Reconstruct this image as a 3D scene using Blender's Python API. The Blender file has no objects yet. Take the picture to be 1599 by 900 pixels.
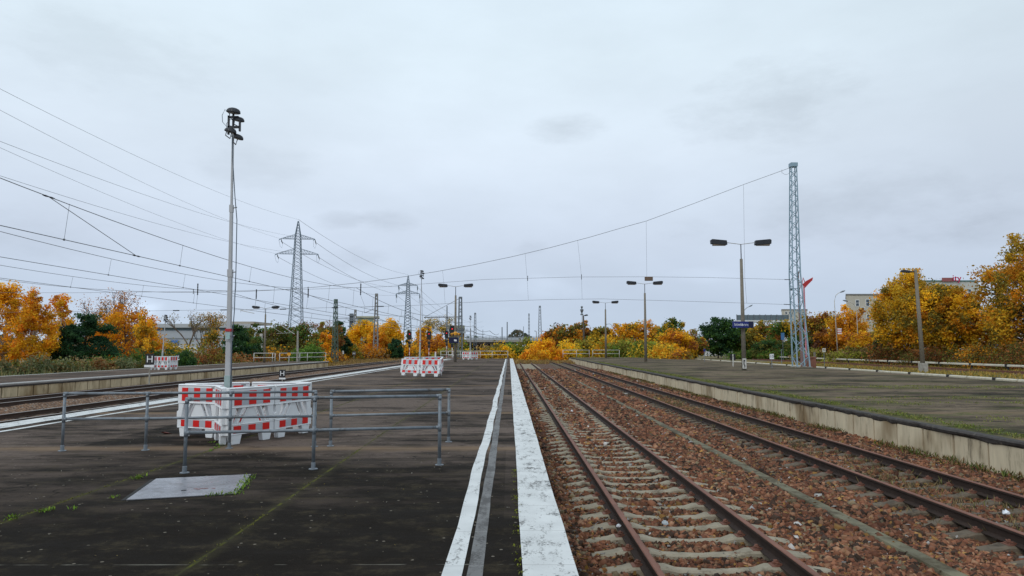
import bpy, bmesh, math, random
import numpy as np
from mathutils import Vector, Matrix
R = math.radians
S = bpy.context.scene
C = S.collection
random.seed(7)

# ------------------------------------------------------------------ camera
F = 1110.0; PITCH = math.atan(91/1110.0); YAW = math.atan(4.5/1110.0); CH = 1.65
cam_d = bpy.data.cameras.new('camera'); cam = bpy.data.objects.new('camera', cam_d); C.objects.link(cam)
cam_d.sensor_width = 36; cam_d.lens = 36*F/1599.0; cam_d.clip_end = 6000; cam_d.clip_start = 0.05
cam.location = (0, 0, CH); cam.rotation_euler = (math.pi/2+PITCH, 0, -YAW)
S.camera = cam
S.render.resolution_x = 1024; S.render.resolution_y = 576

# ------------------------------------------------------------------ sky
W = bpy.data.worlds.new('World'); S.world = W; W.use_nodes = True
SUN_EL, SUN_AZ = 42, 215      # azimuth clockwise from +Y
nt = W.node_tree; nt.nodes.clear(); L = nt.links
def N(t, **k):
    n = nt.nodes.new(t)
    for a, b in k.items(): setattr(n, a, b)
    return n
out = N('ShaderNodeOutputWorld'); bg = N('ShaderNodeBackground'); bg.inputs[1].default_value = 0.1
sky = N('ShaderNodeTexSky', sky_type='NISHITA'); sky.sun_disc = False
sky.sun_elevation = R(SUN_EL); sky.sun_rotation = R(SUN_AZ); sky.dust_density = 3
tc = N('ShaderNodeTexCoord'); sep = N('ShaderNodeSeparateXYZ'); L.new(tc.outputs['Generated'], sep.inputs[0])
# azimuth/elevation-like coordinates of the view direction
def Mth(op, a, b=None, c=None):
    n = N('ShaderNodeMath', operation=op)
    for i, v in enumerate((a, b, c)):
        if v is None: continue
        if isinstance(v, (int, float)): n.inputs[i].default_value = v
        else: L.new(v, n.inputs[i])
    return n.outputs[0]
ramp = N('ShaderNodeValToRGB'); L.new(sep.outputs[2], ramp.inputs[0])
cr = ramp.color_ramp
cr.elements[0].position = 0.0; cr.elements[0].color = (.57, .68, .82, 1)
cr.elements[1].position = 0.50; cr.elements[1].color = (.74, .87, .97, 1)
for p, c in ((.06, (.57, .67, .82)), (.14, (.64, .73, .87)), (.26, (.73, .83, .945)), (.38, (.75, .87, .965))):
    e = cr.elements.new(p); e.color = c + (1,)
# brightness across the sky: a bit brighter straight ahead, greyer to the right
map1 = N('ShaderNodeMapping'); L.new(tc.outputs['Generated'], map1.inputs[0]); map1.inputs['Scale'].default_value = (1, 1, 2.6)
n1 = N('ShaderNodeTexNoise'); n1.inputs['Scale'].default_value = 2.3; n1.inputs['Detail'].default_value = 7; n1.inputs['Roughness'].default_value = .55
L.new(map1.outputs[0], n1.inputs['Vector'])
n2 = N('ShaderNodeTexNoise'); n2.inputs['Scale'].default_value = 9; n2.inputs['Detail'].default_value = 8; n2.inputs['Roughness'].default_value = .6
L.new(map1.outputs[0], n2.inputs['Vector'])
soft = N('ShaderNodeMapRange'); L.new(n1.outputs[0], soft.inputs[0])
soft.inputs[1].default_value = .36; soft.inputs[2].default_value = .66; soft.inputs[3].default_value = .92; soft.inputs[4].default_value = 1.045
xs = N('ShaderNodeMapRange'); L.new(sep.outputs[0], xs.inputs[0])
xs.inputs[1].default_value = .05; xs.inputs[2].default_value = .62; xs.inputs[3].default_value = 1.01; xs.inputs[4].default_value = .93
fac = Mth('MULTIPLY', soft.outputs[0], xs.outputs[0])
# darker wisps of cloud in given directions of the sky
def cdir(px, py):
    v = Vector(((px-799.5)/F, 1, (450-py)/F))
    v = Matrix.Rotation(-YAW, 3, 'Z') @ (Matrix.Rotation(PITCH, 3, 'X') @ v)
    return v.normalized()
def spot(px, py, rx, rz, depth, acc, thr=.5):
    d = cdir(px, py)
    vx = Mth('DIVIDE', Mth('SUBTRACT', sep.outputs[0], d.x), rx)
    vz = Mth('DIVIDE', Mth('SUBTRACT', sep.outputs[2], d.z), rz)
    q = Mth('ADD', Mth('MULTIPLY', vx, vx), Mth('MULTIPLY', vz, vz))
    q = Mth('SUBTRACT', 1.0, q)
    q = Mth('ADD', q, Mth('MULTIPLY', Mth('SUBTRACT', n2.outputs[0], thr), 4.6))
    m = N('ShaderNodeMapRange', interpolation_type='SMOOTHSTEP'); L.new(q, m.inputs[0])
    m.inputs[1].default_value = .0; m.inputs[2].default_value = 2.2
    # only ahead of the viewer
    g = Mth('GREATER_THAN', sep.outputs[1], 0.0)
    return Mth('MULTIPLY', acc, Mth('SUBTRACT', 1.0, Mth('MULTIPLY', Mth('MULTIPLY', m.outputs[0], g), depth)))
for a in ((1205, 165, .10, .05, .16, .40), (885, 205, .05, .022, .17, .44), (410, 262, .07, .045, .10, .41), (610, 345, .04, .016, .16, .46),
          (530, 345, .03, .014, .13, .46), (540, 400, .06, .022, .16, .44), (1330, 325, .13, .05, .14, .39), (830, 385, .03, .018, .14, .46),
          (1085, 365, .05, .02, .10, .43), (120, 60, .14, .05, .10, .43), (1540, 350, .09, .03, .10, .43), (60, 360, .08, .03, .10, .43)):
    fac = spot(*a[:4], a[4], fac, a[5])
for a in ((208, 484, .032, .016, -.30, .42), (840, 447, .06, .014, -.08, .42), (1090, 432, .04, .012, -.06, .42), (400, 520, .09, .02, -.09, .42)):
    fac = spot(*a[:4], a[4], fac, a[5])
cl = N('ShaderNodeVectorMath', operation='SCALE'); L.new(ramp.outputs[0], cl.inputs[0]); L.new(Mth('MULTIPLY', fac, 10.1), cl.inputs['Scale'])
mixs = N('ShaderNodeMix', data_type='RGBA'); mixs.inputs['Factor'].default_value = .97
L.new(sky.outputs[0], mixs.inputs[6]); L.new(cl.outputs[0], mixs.inputs[7])
L.new(mixs.outputs[2], bg.inputs[0]); L.new(bg.outputs[0], out.inputs[0])

sd = bpy.data.lights.new('sun', 'SUN'); sd.energy = .9; sd.angle = R(25); sd.color = (1, .96, .9)
sun = bpy.data.objects.new('sun', sd); C.objects.link(sun)
sun.rotation_euler = (R(90-SUN_EL), 0, R(180-SUN_AZ))
S.view_settings.view_transform = 'Standard'; S.view_settings.look = 'None'
S.view_settings.exposure = 0; S.view_settings.gamma = 1; S.view_settings.use_curve_mapping = False
S.cycles.max_bounces = 5; S.cycles.diffuse_bounces = 3; S.cycles.transparent_max_bounces = 8

# ------------------------------------------------------------------ picture-to-place helpers
_c, _s = math.cos(PITCH), math.sin(PITCH)
def ray(px, py):
    v = Vector(((px-799.5)/F, 1, (450-py)/F))
    return Matrix.Rotation(-YAW, 3, 'Z') @ (Matrix.Rotation(PITCH, 3, 'X') @ v)
def G(px, py, z=0.0):
    d = ray(px, py); t = (z-CH)/d.z
    return Vector((d.x*t, d.y*t, z))
def PY(px, py, Y):
    d = ray(px, py); t = Y/d.y
    return Vector((d.x*t, Y, CH+d.z*t))
def PX(px, Y): return PY(px, 541, Y).x

# ------------------------------------------------------------------ materials
MATS = {}
def newmat(name):
    m = bpy.data.materials.new(name); m.use_nodes = True
    n = m.node_tree; b = n.nodes['Principled BSDF']
    return m, n, b
def node(n, t, **k):
    x = n.nodes.new(t)
    for a, v in k.items(): setattr(x, a, v)
    return x
def mth(n, op, a, b=None, c=None):
    x = n.nodes.new('ShaderNodeMath'); x.operation = op
    for i, v in enumerate((a, b, c)):
        if v is None: continue
        if isinstance(v, (int, float)): x.inputs[i].default_value = v
        else: n.links.new(v, x.inputs[i])
    return x.outputs[0]
def noise(n, vec, scale, detail=4, rough=.55, stretch=None):
    if stretch:
        mp = node(n, 'ShaderNodeMapping'); n.links.new(vec, mp.inputs[0]); mp.inputs['Scale'].default_value = stretch; vec = mp.outputs[0]
    t = node(n, 'ShaderNodeTexNoise'); t.inputs['Scale'].default_value = scale; t.inputs['Detail'].default_value = detail
    t.inputs['Roughness'].default_value = rough; n.links.new(vec, t.inputs['Vector'])
    return t.outputs[0]
def step(n, v, a, b, o0=0., o1=1.):
    m = node(n, 'ShaderNodeMapRange'); n.links.new(v, m.inputs[0]) if not isinstance(v, float) else None
    m.inputs[1].default_value = a; m.inputs[2].default_value = b; m.inputs[3].default_value = o0; m.inputs[4].default_value = o1
    return m.outputs[0]
def mix(n, f, a, b):
    x = node(n, 'ShaderNodeMix', data_type='RGBA')
    if isinstance(f, (int, float)): x.inputs[0].default_value = f
    else: n.links.new(f, x.inputs[0])
    for i, v in ((6, a), (7, b)):
        if isinstance(v, tuple): x.inputs[i].default_value = v + (1,) if len(v) == 3 else v
        else: n.links.new(v, x.inputs[i])
    return x.outputs[2]
def bump(n, b, h, strength=.3, dist=.01):
    x = node(n, 'ShaderNodeBump'); x.inputs['Strength'].default_value = strength; x.inputs['Distance'].default_value = dist
    n.links.new(h, x.inputs['Height']); n.links.new(x.outputs[0], b.inputs['Normal'])
def pos(n):
    return node(n, 'ShaderNodeNewGeometry').outputs['Position']
def mat(name, col, rough=.6, metal=0, var=.12, scale=3, bmp=0, bscale=60, spec=.4, dirt=None, dscale=2, dthr=.55, stretch=None):
    if name in MATS: return MATS[name]
    m, n, b = newmat(name); P = pos(n)
    f = noise(n, P, scale, 5, .6, stretch)
    c = mix(n, step(n, f, .3, .7), tuple(x*(1-var) for x in col), tuple(min(1, x*(1+var)) for x in col))
    if dirt:
        d = noise(n, P, dscale, 6, .65, stretch)
        c = mix(n, step(n, d, dthr, dthr+.14), c, dirt)
    n.links.new(c, b.inputs['Base Color']); b.inputs['Roughness'].default_value = rough; b.inputs['Metallic'].default_value = metal
    b.inputs['Specular IOR Level'].default_value = spec
    if bmp: bump(n, b, noise(n, P, bscale, 4), bmp)
    MATS[name] = m
    return m
galv = mat('galvanised_steel', (.19, .215, .24), .5, .3, .22, 8, dirt=(.11, .105, .10), dscale=6, dthr=.56)
galv_light = mat('bright_galvanised_steel', (.28, .39, .46), .5, .2, .12, 4)
pylon_m = mat('pylon_steel', (.15, .20, .25), .6, .1)
darkmetal = mat('dark_metal', (.03, .032, .038), .45, .2)
black = mat('black_plastic', (.018, .018, .02), .5)
wire_m = mat('wire', (.17, .18, .19), .6)
white_pl = mat('white_plastic', (.78, .79, .80), .4, 0, .04, 3, spec=.4, dirt=(.60, .60, .58), dscale=5, dthr=.62)
red_ref = mat('red_reflector', (.70, .015, .01), .35, 0, .04)
grey_ref = mat('grey_reflector', (.46, .48, .52), .35, 0, .04)
post_c = mat('concrete_post', (.20, .175, .14), .85, 0, .18, 6, .2, 80)
grey_con = mat('grey_concrete', (.34, .32, .28), .9, 0, .2, 4, .3, 60, dirt=(.16, .13, .09), dscale=1.5)
tower_m = mat('mast_aluminium', (.46, .46, .47), .5, .2, .08, 4)
sleeve_m = mat('green_steel_sleeve', (.33, .42, .41), .5, .2, .1, 6)
rail_white = mat('weathered_white_paint', (.55, .54, .50), .6, 0, .15, 5, dirt=(.30, .26, .2), dscale=8)
blue_sign = mat('blue_enamel', (.012, .022, .17), .35)
darkblue = mat('dark_blue_enamel', (.006, .008, .045), .4)
white_p = mat('white_paint', (.78, .79, .8), .5, 0, .04)
yellow_p = mat('yellow_paint', (.70, .33, .03), .5)
redp = mat('red_paint', (.45, .03, .035), .5, 0, .1)
pinkp = mat('faded_pink_paint', (.55, .20, .24), .6, 0, .1)
bark = mat('bark', (.07, .05, .035), .9, 0, .3, 6, .3, 30)
birchbark = mat('birch_bark', (.50, .44, .36), .8, 0, .2, 6, dirt=(.06, .05, .04), dscale=9)
paper = mat('white_litter', (.75, .77, .82), .7)
glass = mat('window_glass', (.05, .07, .09), .15, 0, .1, spec=.6)

def emit(name, col, s):
    m, n, b = newmat(name); b.inputs['Base Color'].default_value = col + (1,); b.inputs['Emission Color'].default_value = col + (1,); b.inputs['Emission Strength'].default_value = s
    return m
red_lamp = emit('red_signal_lamp', (1, .02, .03), .75)

# wet, patched asphalt of the platforms
def asphalt(name, dark, light, mossamt, jx, jy, joints=True, edgemoss=None):
    m, n, b = newmat(name); P = pos(n)
    sp = node(n, 'ShaderNodeSeparateXYZ'); n.links.new(P, sp.inputs[0]); X, Y = sp.outputs[0], sp.outputs[1]
    big = noise(n, P, .33, 5, .62, (.55, 1.0, 1))
    med = noise(n, P, 1.5, 7, .68, (.45, 1.6, 1))
    fine = noise(n, P, 55, 3, .7)
    grit = noise(n, P, 210, 2, .6)
    t = mth(n, 'ADD', mth(n, 'MULTIPLY', step(n, big, .42, .58), .55), mth(n, 'MULTIPLY', step(n, med, .40, .60), .50))
    # every slab has its own tone
    ux = mth(n, 'DIVIDE', mth(n, 'ADD', X, jx[0]), jx[1]); uy = mth(n, 'DIVIDE', mth(n, 'ADD', Y, jy[0]), jy[1])
    cmb = node(n, 'ShaderNodeCombineXYZ'); n.links.new(mth(n, 'FLOOR', ux), cmb.inputs[0]); n.links.new(mth(n, 'FLOOR', uy), cmb.inputs[1])
    wn = node(n, 'ShaderNodeTexWhiteNoise', noise_dimensions='2D'); n.links.new(cmb.outputs[0], wn.inputs['Vector'])
    t = mth(n, 'ADD', t, mth(n, 'MULTIPLY', mth(n, 'SUBTRACT', wn.outputs[0], .5), .30))
    # slabs grow darker towards the near end
    if name == 'platform_asphalt': t = mth(n, 'MULTIPLY', t, step(n, Y, 6.0, 13.5, .16, 1.10))
    cl_ = node(n, 'ShaderNodeClamp'); n.links.new(t, cl_.inputs[0]); t = step(n, cl_.outputs[0], .12, .80)
    c = mix(n, t, dark, light)
    c = mix(n, mth(n, 'MULTIPLY', step(n, fine, .52, .72), .30), c, tuple(v*1.5 for v in light)) if name != 'platform_asphalt' else mix(n, mth(n, 'MULTIPLY', mth(n, 'MULTIPLY', step(n, fine, .52, .72), .35), t), c, tuple(v*1.6 for v in light))
    c = mix(n, mth(n, 'MULTIPLY', step(n, grit, .60, .72), .16), c, (.15, .135, .11))
    c = mix(n, mth(n, 'MULTIPLY', step(n, grit, .40, .28), .45), c, tuple(v*.5 for v in dark))
    # blotches of olive grime, damp smears and hair cracks
    bl = noise(n, P, 2.6, 9, .78, (.8, 1.1, 1)); bl2 = noise(n, P, 7.5, 6, .8)
    c = mix(n, mth(n, 'MULTIPLY', mth(n, 'MULTIPLY', step(n, bl, .50, .60), step(n, bl2, .40, .58)), .5), c, (.066, .052, .030))
    c = mix(n, mth(n, 'MULTIPLY', step(n, bl, .47, .37), .65), c, tuple(v*.8 for v in dark))
    c = mix(n, mth(n, 'MULTIPLY', step(n, bl2, .62, .68), .35), c, (.13, .10, .07))
    wv = node(n, 'ShaderNodeVectorMath', operation='ADD'); n.links.new(P, wv.inputs[0]); nz = node(n, 'ShaderNodeTexNoise'); nz.inputs['Scale'].default_value = 2.2; n.links.new(P, nz.inputs['Vector']); n.links.new(nz.outputs['Color'], wv.inputs[1])
    vo = node(n, 'ShaderNodeTexVoronoi', feature='DISTANCE_TO_EDGE'); vo.inputs['Scale'].default_value = .42; n.links.new(wv.outputs[0], vo.inputs['Vector'])
    ck = mth(n, 'MULTIPLY', step(n, vo.outputs['Distance'], .006, .0025), step(n, noise(n, P, .6, 3), .50, .56))
    c = mix(n, mth(n, 'MULTIPLY', ck, .85), c, (.010, .009, .007))
    vs_ = node(n, 'ShaderNodeTexVoronoi'); vs_.inputs['Scale'].default_value = 16; n.links.new(P, vs_.inputs['Vector']); vc = node(n, 'ShaderNodeSeparateColor'); n.links.new(vs_.outputs['Color'], vc.inputs[0])
    c = mix(n, mth(n, 'MULTIPLY', mth(n, 'MULTIPLY', mth(n, 'GREATER_THAN', vc.outputs[0], .965), mth(n, 'LESS_THAN', vs_.outputs['Distance'], .22)), .7), c, (.24, .21, .17))
    c = mix(n, mth(n, 'MULTIPLY', mth(n, 'MULTIPLY', mth(n, 'GREATER_THAN', vc.outputs[1], .93), mth(n, 'LESS_THAN', vs_.outputs['Distance'], .3)), .6), c, (.012, .010, .008))
    # sandy runs beside the cross joints
    wob = noise(n, P, 1.3, 4)
    fy = mth(n, 'ABSOLUTE', mth(n, 'SUBTRACT', mth(n, 'FRACT', mth(n, 'ADD', uy, .5)), .5))
    fy = mth(n, 'MULTIPLY', fy, jy[1])
    fx = mth(n, 'ABSOLUTE', mth(n, 'SUBTRACT', mth(n, 'FRACT', mth(n, 'ADD', ux, .5)), .5))
    fx = mth(n, 'MULTIPLY', fx, jx[1])
    if joints:
        run = mth(n, 'MULTIPLY', step(n, mth(n, 'ADD', fy, mth(n, 'MULTIPLY', wob, .55)), .62, .30), step(n, Y, 7.5, 10.5))
        c = mix(n, mth(n, 'MULTIPLY', run, .8), c, (.20, .135, .085))
        w2 = noise(n, P, 3.5, 5)
        jl = step(n, mth(n, 'ADD', fy, mth(n, 'MULTIPLY', w2, .03)), .030, .018)
        jn = step(n, noise(n, P, 3, 3), .42, .52)
        c = mix(n, mth(n, 'MULTIPLY', mth(n, 'MULTIPLY', jl, jn), .8), c, (.16, .15, .125))
        jx_ = step(n, mth(n, 'ADD', fx, mth(n, 'MULTIPLY', w2, .05)), .046, .030)
        halo = step(n, mth(n, 'ADD', fx, mth(n, 'MULTIPLY', w2, .35)), .30, .14)
        inner = mth(n, 'MULTIPLY', mth(n, 'LESS_THAN', X, -1.2), mth(n, 'GREATER_THAN', X, -5.9))
        gm = mix(n, step(n, noise(n, P, 7, 4), .4, .6), (.035, .032, .02), (.095, .10, .016))
        c = mix(n, mth(n, 'MULTIPLY', mth(n, 'MULTIPLY', halo, .32), inner), c, (.085, .075, .036))
        c = mix(n, mth(n, 'MULTIPLY', mth(n, 'MULTIPLY', jx_, .9), inner), c, gm)
    moss = noise(n, P, .8, 7, .7, (.35, 1.4, 1))
    g2 = noise(n, P, 9, 4, .7)
    ma = mth(n, 'MULTIPLY', step(n, moss, 1-mossamt-.02, 1-mossamt+.06), step(n, g2, .4, .58))
    if edgemoss is not None:
        em = mth(n, 'MULTIPLY', step(n, mth(n, 'ADD', X, mth(n, 'MULTIPLY', wob, -1.4)), edgemoss+.0, edgemoss-.75), step(n, g2, .42, .60))
        ma = mth(n, 'MAXIMUM', ma, mth(n, 'MULTIPLY', em, .85))
        sc = step(n, mth(n, 'ABSOLUTE', mth(n, 'ADD', mth(n, 'SUBTRACT', X, 9.92), mth(n, 'MULTIPLY', w2 if joints else wob, .12))), .10, .05)
    c = mix(n, mth(n, 'MULTIPLY', ma, .8), c, (.085, .105, .022))
    n.links.new(c, b.inputs['Base Color'])
    rgh = step(n, med, .3, .7, .8, 1.0)
    n.links.new(rgh, b.inputs['Roughness']); b.inputs['Specular IOR Level'].default_value = .06
    bump(n, b, mth(n, 'ADD', mth(n, 'MULTIPLY', grit, .5), mth(n, 'ADD', fine, mth(n, 'MULTIPLY', med, 1.5))), .55, .006)
    return m
plat_m = asphalt('platform_asphalt', (.013, .0100, .0075), (.135, .103, .086), .27, (2.40, 2.35), (.60, 6.15))
plat_r = asphalt('mossy_asphalt', (.018, .0155, .011), (.175, .132, .092), .46, (1.1, 3.6), (2.0, 5.2), edgemoss=10.3)
plat_f = asphalt('grey_asphalt', (.06, .046, .038), (.15, .11, .088), .15, (1, 3), (2, 7), joints=False)

def paint_m(name, thr, col=(.66, .67, .66), under=(.05, .045, .04)):
    m, n, b = newmat(name); P = pos(n)
    a = noise(n, P, 9, 8, .75, (1, .35, 1)); a2 = noise(n, P, 60, 4, .7, (.6, 1.6, 1)); a3 = noise(n, P, 1.6, 3)
    f = mth(n, 'ADD', mth(n, 'MULTIPLY', a, .55), mth(n, 'ADD', mth(n, 'MULTIPLY', a2, .45), mth(n, 'MULTIPLY', a3, .22)))
    k = step(n, f, thr, thr+.035)
    base = mix(n, step(n, noise(n, P, 2.5, 5), .35, .7), col, tuple(v*.82 for v in col))
    c = mix(n, k, base, under)
    sp = node(n, 'ShaderNodeSeparateXYZ'); n.links.new(P, sp.inputs[0])
    jj = mth(n, 'ABSOLUTE', mth(n, 'SUBTRACT', mth(n, 'FRACT', sp.outputs[1]), .5))
    c = mix(n, mth(n, 'MULTIPLY', step(n, jj, .009, .005), .5), c, (.3, .29, .28))
    n.links.new(c, b.inputs['Base Color']); b.inputs['Roughness'].default_value = .6
    bump(n, b, a2, .3, .004)
    return m
edge_paint = paint_m('white_edge_paint', .655)
line_paint = paint_m('white_line_paint', .668)
tact_m = paint_m('worn_strip', .60, (.15, .145, .14), (.045, .04, .036))

# rusty ballast: bed sheet under the loose stones
def ballast_mat(name, a, b_, dark):
    m, n, b = newmat(name); P = pos(n)
    v = node(n, 'ShaderNodeTexVoronoi'); v.inputs['Scale'].default_value = 17; n.links.new(P, v.inputs['Vector'])
    v2 = node(n, 'ShaderNodeSeparateColor'); n.links.new(v.outputs['Color'], v2.inputs[0])
    big = noise(n, P, .5, 5, .6)
    c = mix(n, v2.outputs[0], a, b_)
    c = mix(n, step(n, v2.outputs[1], .85, .9), c, (.34, .30, .26))
    c = mix(n, mth(n, 'MULTIPLY', step(n, v.outputs['Distance'], .42, .72), .8), c, dark)
    c = mix(n, mth(n, 'MULTIPLY', step(n, big, .4, .65), .35), c, tuple(x*.55 for x in a))
    n.links.new(c, b.inputs['Base Color']); b.inputs['Roughness'].default_value = .9; b.inputs['Specular IOR Level'].default_value = .2
    h = mth(n, 'SUBTRACT', 1.0, v.outputs['Distance'])
    bump(n, b, h, 1.0, .035)
    return m
ball_m = ballast_mat('rusty_ballast', (.10, .048, .028), (.23, .115, .068), (.022, .014, .010))
ball_l = ballast_mat('dusty_ballast', (.16, .085, .052), (.33, .20, .12), (.035, .022, .015))

def attr_mat(name, rough=.9, trans=0.0, spec=.2):
    m, n, b = newmat(name)
    a = node(n, 'ShaderNodeAttribute'); a.attribute_name = 'Col'
    b.inputs['Roughness'].default_value = rough; b.inputs['Specular IOR Level'].default_value = spec
    n.links.new(a.outputs['Color'], b.inputs['Base Color'])
    if trans:
        t = node(n, 'ShaderNodeBsdfTranslucent'); n.links.new(a.outputs['Color'], t.inputs[0])
        ms = node(n, 'ShaderNodeMixShader'); ms.inputs[0].default_value = trans
        n.links.new(b.outputs[0], ms.inputs[1]); n.links.new(t.outputs[0], ms.inputs[2])
        n.links.new(ms.outputs[0], n.nodes['Material Output'].inputs[0])
    return m
stone_m = attr_mat('crushed_stone', .85); leaf_m = attr_mat('leaves', .7, .46, .2); grass_m = attr_mat('grass_blades', .8, .25)

def rail_mat():
    m, n, b = newmat('rusty_rail'); P = pos(n)
    a = noise(n, P, 6, 6, .7, (1, .3, 1)); a2 = noise(n, P, 90, 3)
    c = mix(n, step(n, a, .35, .65), (.13, .052, .033), (.22, .088, .055))
    c = mix(n, mth(n, 'MULTIPLY', step(n, a2, .5, .7), .3), c, (.22, .10, .06))
    n.links.new(c, b.inputs['Base Color']); b.inputs['Roughness'].default_value = .75; bump(n, b, a2, .3, .003)
    return m
rail_m = rail_mat()
rail_web = mat('grimy_shaded_web', (.030, .017, .012), .85, 0, .3, 8)  # grime, with the dark shade along the rail painted in
rail_used = mat('worn_rail_steel', (.055, .032, .022), .6, .2, .2, 5)
rail_top = mat('polished_rail_head', (.32, .29, .27), .35, .7, .1, 5)
sleep_m = mat('sleeper_concrete', (.29, .25, .185), .9, 0, .22, 5, .5, 70, dirt=(.085, .06, .04), dscale=3.2, dthr=.56)
sleep_d = mat('dirty_sleeper', (.13, .10, .07), .9, 0, .25, 5, .5, 70, dirt=(.06, .045, .03), dscale=4, dthr=.5)

def wall_mat(name, a, bcol):
    m, n, b = newmat(name); P = pos(n)
    s1 = noise(n, P, 2.2, 6, .7, (1, 2.2, .35)); s2 = noise(n, P, 4.5, 6, .75, (1, 1, .22)); s3 = noise(n, P, .55, 4, .6, (1, 1, .5))
    c = mix(n, step(n, s1, .3, .7), a, tuple(v*.72 for v in a))
    c = mix(n, mth(n, 'MULTIPLY', step(n, s3, .50, .66), .75), c, (.17, .10, .035))
    c = mix(n, mth(n, 'MULTIPLY', step(n, mth(n, 'ADD', mth(n, 'MULTIPLY', s2, .6), mth(n, 'MULTIPLY', s1, .4)), .53, .66), .8), c, bcol)
    n.links.new(c, b.inputs['Base Color']); b.inputs['Roughness'].default_value = .9; b.inputs['Specular IOR Level'].default_value = .2
    bump(n, b, s2, .3, .01)
    return m
wall_r = wall_mat('stained_beige_concrete', (.68, .58, .41), (.06, .042, .022))
wall_l = wall_mat('beige_concrete', (.66, .54, .35), (.20, .14, .08))
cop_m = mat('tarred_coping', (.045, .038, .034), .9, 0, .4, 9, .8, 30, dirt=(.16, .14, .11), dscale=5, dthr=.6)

def ground_mat():
    m, n, b = newmat('rough_ground'); P = pos(n)
    a = noise(n, P, .12, 6, .65); c1 = noise(n, P, 1.7, 6, .7)
    c = mix(n, step(n, a, .4, .6), (.11, .10, .03), (.20, .15, .055))
    c = mix(n, mth(n, 'MULTIPLY', step(n, c1, .45, .65), .5), c, (.10, .055, .025))
    n.links.new(c, b.inputs['Base Color']); b.inputs['Roughness'].default_value = .95
    bump(n, b, c1, .8, .1)
    return m
ground_m = ground_mat()

# ------------------------------------------------------------------ mesh helpers
class MB:
    def __init__(s): s.v = []; s.f = []; s.m = []
    def add(s, vs, fs, m=0):
        o = len(s.v); s.v += [tuple(p) for p in vs]
        for f in fs: s.f.append(tuple(o+i for i in f)); s.m.append(m)
        return s
    def box(s, x0, x1, y0, y1, z0, z1, m=0):
        return s.add([(x0,y0,z0),(x1,y0,z0),(x1,y1,z0),(x0,y1,z0),(x0,y0,z1),(x1,y0,z1),(x1,y1,z1),(x0,y1,z1)],
              [(0,3,2,1),(4,5,6,7),(0,1,5,4),(1,2,6,5),(2,3,7,6),(3,0,4,7)], m)
    def prism(s, poly, y0, y1, m=0, ax='y'):
        n = len(poly)
        if ax == 'y': vs = [(x, y0, z) for x, z in poly] + [(x, y1, z) for x, z in poly]
        elif ax == 'x': vs = [(y0, x, z) for x, z in poly] + [(y1, x, z) for x, z in poly]
        else: vs = [(x, z, y0) for x, z in poly] + [(x, z, y1) for x, z in poly]
        fs = [tuple(range(n)), tuple(range(2*n-1, n-1, -1))] + [(i, i+n, (i+1)%n+n, (i+1)%n) for i in range(n)]
        return s.add(vs, fs, m)
    def tube(s, pts, r, n=6, m=0, cap=True):
        pts = [Vector(p) for p in pts]; k = len(pts)
        rs = list(r) if hasattr(r, '__len__') else [r]*k
        vs = []
        for i, p in enumerate(pts):
            d = (pts[min(i+1, k-1)]-pts[max(i-1, 0)])
            d = d.normalized() if d.length > 1e-9 else Vector((0, 0, 1))
            a = Vector((0, 0, 1)) if abs(d.z) < .9 else Vector((1, 0, 0))
            u = d.cross(a).normalized(); w = u.cross(d)
            for j in range(n):
                t = 2*math.pi*j/n + math.pi/4
                vs.append(p + (u*math.cos(t)+w*math.sin(t))*rs[i])
        fs = [(i*n+j, i*n+(j+1)%n, (i+1)*n+(j+1)%n, (i+1)*n+j) for i in range(k-1) for j in range(n)]
        if cap: fs += [tuple(range(n-1, -1, -1)), tuple((k-1)*n+j for j in range(n))]
        return s.add(vs, fs, m)
    def lathe(s, prof, n=16, c=(0, 0), m=0):
        vs = []
        for r, z in prof:
            for j in range(n): vs.append((c[0]+r*math.cos(2*math.pi*j/n), c[1]+r*math.sin(2*math.pi*j/n), z))
        k = len(prof)
        fs = [(i*n+j, i*n+(j+1)%n, (i+1)*n+(j+1)%n, (i+1)*n+j) for i in range(k-1) for j in range(n)]
        fs += [tuple(range(n-1, -1, -1)), tuple((k-1)*n+j for j in range(n))]
        return s.add(vs, fs, m)
    def build(s, name, mats, parent=None, bevel=0, smooth=False):
        me = bpy.data.meshes.new(name); me.from_pydata(s.v, [], s.f)
        mats = mats if isinstance(mats, (list, tuple)) else [mats]
        for x in mats: me.materials.append(x)
        me.polygons.foreach_set('material_index', s.m)
        if smooth: me.polygons.foreach_set('use_smooth', [True]*len(s.f))
        bm = bmesh.new(); bm.from_mesh(me); bmesh.ops.recalc_face_normals(bm, faces=bm.faces)
        if bevel: bmesh.ops.bevel(bm, geom=[e for e in bm.edges if len(e.link_faces) == 2 and e.calc_face_angle(0) > .5], offset=bevel, segments=1, affect='EDGES', clamp_overlap=True)
        bm.to_mesh(me); bm.free()
        me.update(); o = bpy.data.objects.new(name, me); C.objects.link(o)
        if parent: o.parent = parent
        return o
def tag(o, label=None, cat=None, group=None, kind=None):
    if label: o['label'] = label
    if cat: o['category'] = cat
    if group: o['group'] = group
    if kind: o['kind'] = kind
    return o
def thing(name, label, cat, loc=(0, 0, 0), rz=0, group=None):
    o = bpy.data.objects.new(name, None); C.objects.link(o); o.location = loc; o.rotation_euler = (0, 0, rz)
    o.empty_display_size = .2
    return tag(o, label, cat, group)
def kids(o): return [c for c in C.objects if c.parent == o]
def dup(o, label=None, loc=None, rz=None, scale=None, group=None, parent=None, ch=None):
    c = o.copy(); C.objects.link(c); c.parent = parent
    if label: c['label'] = label
    if group: c['group'] = group
    if loc is not None: c.location = loc
    if rz is not None: c.rotation_euler = (0, 0, rz)
    if scale is not None: c.scale = scale
    for k in list(o.children): dup(k, parent=c)
    return c
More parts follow.
